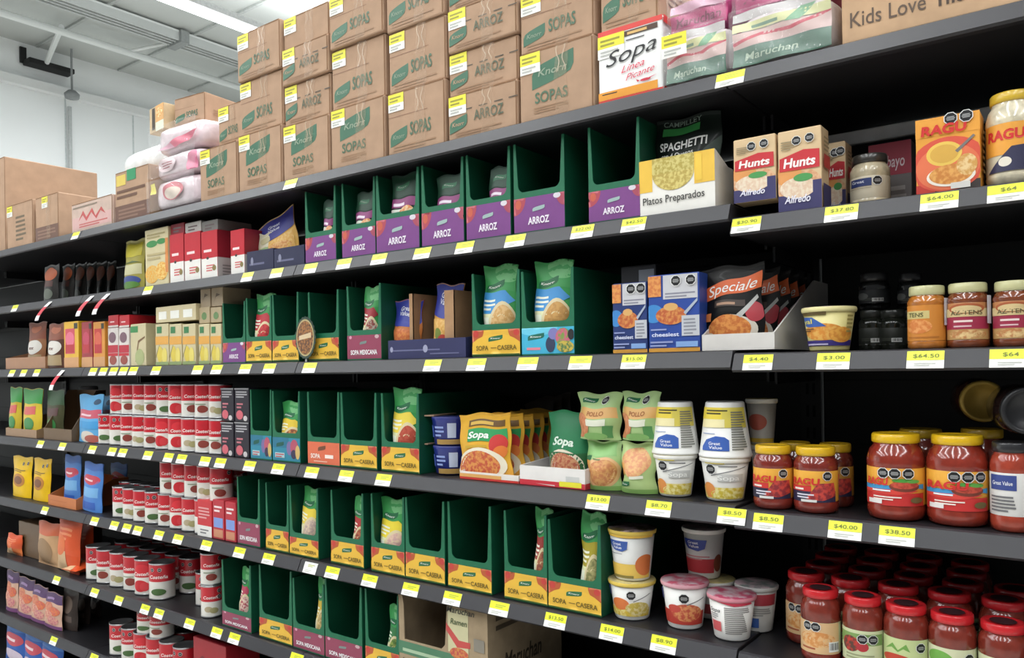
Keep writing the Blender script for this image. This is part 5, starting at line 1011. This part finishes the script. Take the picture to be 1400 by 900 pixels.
# seventh shelf far left
PU = [('r', 0, .72, 1, 1, '5a3a6a'), ('e', .35, .6, .24, .12, 'd8906a/c86a5a'), ('e', .7, .5, .24, .12, 'd87a4a/c8605a'), ('e', .4, .36, .26, .12, 'c86a6a/e0b090'), ('e', .65, .24, .26, .12, 'd8a08a/c06a7a'), ('r', 0, 0, 1, .1, '7a4a78'), ('x', .2, .8, .8, .92, 1, 'a88ab8')]
for i, (px, wpx) in enumerate(((15, 16), (34, 22), (52, 22), (71, 24))):
    pouch_at(px, 0, 6, 782 + i * 10, wpx, 'd8b09a', PU, 'purple and peach snack pouch, %s, seventh shelf' % nth(i, 4), 'purple and peach pouches', Y0 + .012, t=.03, register=True)
for i, px in enumerate((94, 112, 128)):
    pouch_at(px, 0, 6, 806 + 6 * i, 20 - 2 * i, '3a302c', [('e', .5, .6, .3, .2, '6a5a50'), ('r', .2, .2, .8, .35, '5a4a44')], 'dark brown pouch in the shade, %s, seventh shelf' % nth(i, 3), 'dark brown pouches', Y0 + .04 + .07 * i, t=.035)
for i, px in enumerate((20, 45, 68)):
    pouch_at(px, 0, 7, 855 + 12 * i, 30, '2f5fb0', [('e', .5, .66, .4, .14, 'c84a5a'), ('x', .2, .62, .8, .74, 1, 'f0d8dc'), ('r', 0, .84, 1, 1, '3f7ac8'), ('e', .5, .3, .4, .14, 'd8c8d8')], 'blue bag with red emblem on the lowest shelf, %s' % nth(i, 3), 'blue bags on the lowest shelf', Y0 + .01, t=.04, kind='pillow')

# ---------------------------------------------------------------- shelf flags and price tags
def flag(li, px, lab, lean, L=.075):
    z = ZS[li]; x = fx(px, z - .01, D - .012)
    t = thing('shelf_flag', lab, 'sign', (x, D + .0005, z - .006), 0, 'red and white shelf flags')
    bb = MB()
    def S(u, v, o): return ((u - .5) * .03 - v * lean * L, -.002 - .045 * math.sin(v * 1.5) - o, -v * L * .9)
    for s in (0, .0012):
        for a, b_, c in ((0, .3, 'e6e4e2'), (.3, .75, 'bf2438'), (.75, 1, 'e6e4e2')):
            bb.grid(lambda p, q: S(p, a + (b_ - a) * q, s), 1, 4, c)
    bb.build('flag', t)
flag(1, 67, 'red and white shelf flag near the left edge, second shelf', .3, .085)
flag(1, 124, 'left of two red and white shelf flags, second shelf', .3, .085)
flag(1, 146, 'right of two red and white shelf flags, second shelf', .25, .085)
flag(2, 84, 'red and white shelf flag on the third shelf edge', .1, .085)
TW, THh = .052, .029
TAGS = [
 (0, [(103, ''), (397, ''), (998, '')]),
 (1, [(20, ''), (202, ''), (338, ''), (378, ''), (424, ''), (470, ''), (518, ''), (577, ''), (635, ''), (704, ''), (796, '$22.00'), (866, '$42.50'), (1020, '$30.90'), (1150, '$37.80'), (1284, '$64.00'), (1378, '$64')]),
 (2, [(16, ''), (32, ''), (50, ''), (127, ''), (141, ''), (155, ''), (168.5, ''), (182, ''), (213, ''), (270, ''), (296, ''), (335, ''), (368, ''), (423, ''), (591, ''), (651, ''), (721, ''), (793, ''), (866, '$15.00'), (1036, '$4.40'), (1139, '$3.00'), (1265, '$64.50'), (1381, '$64')]),
 (3, [(55, ''), (85, ''), (126, ''), (153, ''), (167.5, ''), (202, ''), (230, ''), (248, ''), (280, ''), (301, ''), (341, ''), (380, ''), (426, ''), (473, ''), (524, ''), (817, '$13.00'), (900, '$8.70'), (1000, '$8.50'), (1050, '$8.50'), (1155, '$40.00'), (1226, '$38.50')]),
 (4, [(61, ''), (129, ''), (156, ''), (173, ''), (188, ''), (217, ''), (243, ''), (282, ''), (327, ''), (367, ''), (424, ''), (454, ''), (505, ''), (561, ''), (618, ''), (682, ''), (759, '$13.50'), (836, '$14.00'), (907, '$8.90')]),
 (5, [(77, ''), (129, ''), (162, ''), (198, ''), (217, ''), (259, ''), (296, ''), (320, ''), (405, '')]),
 (6, [(73, ''), (128, '')])]
SHN = ['top', 'second', 'third', 'fourth', 'fifth', 'sixth', 'seventh']
YEL = M('dfe62c', .35, var=.03)
for li, lst in TAGS:
    used = []
    recs = []
    for px, pr_ in lst:
        z = (ZR if px > 1010 + li * 5 else ZS)[li]
        x = fx(px, z - .02, D - .01)
        c = [q for q in REG if q[0] == li and q[1] - .02 <= x <= q[2] + .02]
        c.sort(key=lambda q: abs((q[1] + q[2]) / 2 - x))
        recs.append([px, pr_, z, x, c[0][3] if c else None])
    n = len(recs)
    for i, (px, pr_, z, x, ph) in enumerate(recs):
        lab = 'yellow and white price tag on the %s shelf edge, %s' % (SHN[li], nth(i, n))
        if pr_ and len(pr_) > 4: lab = 'price tag with legible price on the %s shelf edge, %s' % (SHN[li], nth(i, n))
        t = tag(bpy.data.objects.new('price_tag', None), lab, 'price tag', 'price tags on the shelf edges')
        col.objects.link(t); t.location = (x, D - .0085, z - .0165); t.rotation_euler = (-.42, 0, 0)
        bb = MB().box(-TW / 2, TW / 2, -.0012, 0, -.0155, .0135, M('eeeee9', .35, var=.02)); S = lambda u, v, o: ((u - .5) * TW, -.0012 - o, -.0155 + v * .029)
        w_ = TW; ops = [('r', 0, .46, 1, 1, YEL)]
        if pr_: ops += [('t', pr_, .52, .6, .22, '6f7420', min(.7, .13 * len(pr_)), 0, .01), ('x', .2, .12, .8, .36, 2, 'bcbcb6')]
        else: ops += [('x', .3, .6, .85, .86, 2, 'a9ad3a'), ('x', .15, .12, .7, .36, 2, 'bcbcb6')]
        if px == 424 and li == 4: ops[0] = ('r', 0, .46, 1, 1, 'e4e4df')
        bb.paint(S, TW, .029, ops); bb.build('tag_card', t)
for k, v in seen.items():
    if len(v) > 1: print('DUPLICATE LABEL', k, len(v))
print('THINGS', len([o for o in bpy.data.objects if o.parent is None]), 'ALL', len(bpy.data.objects))
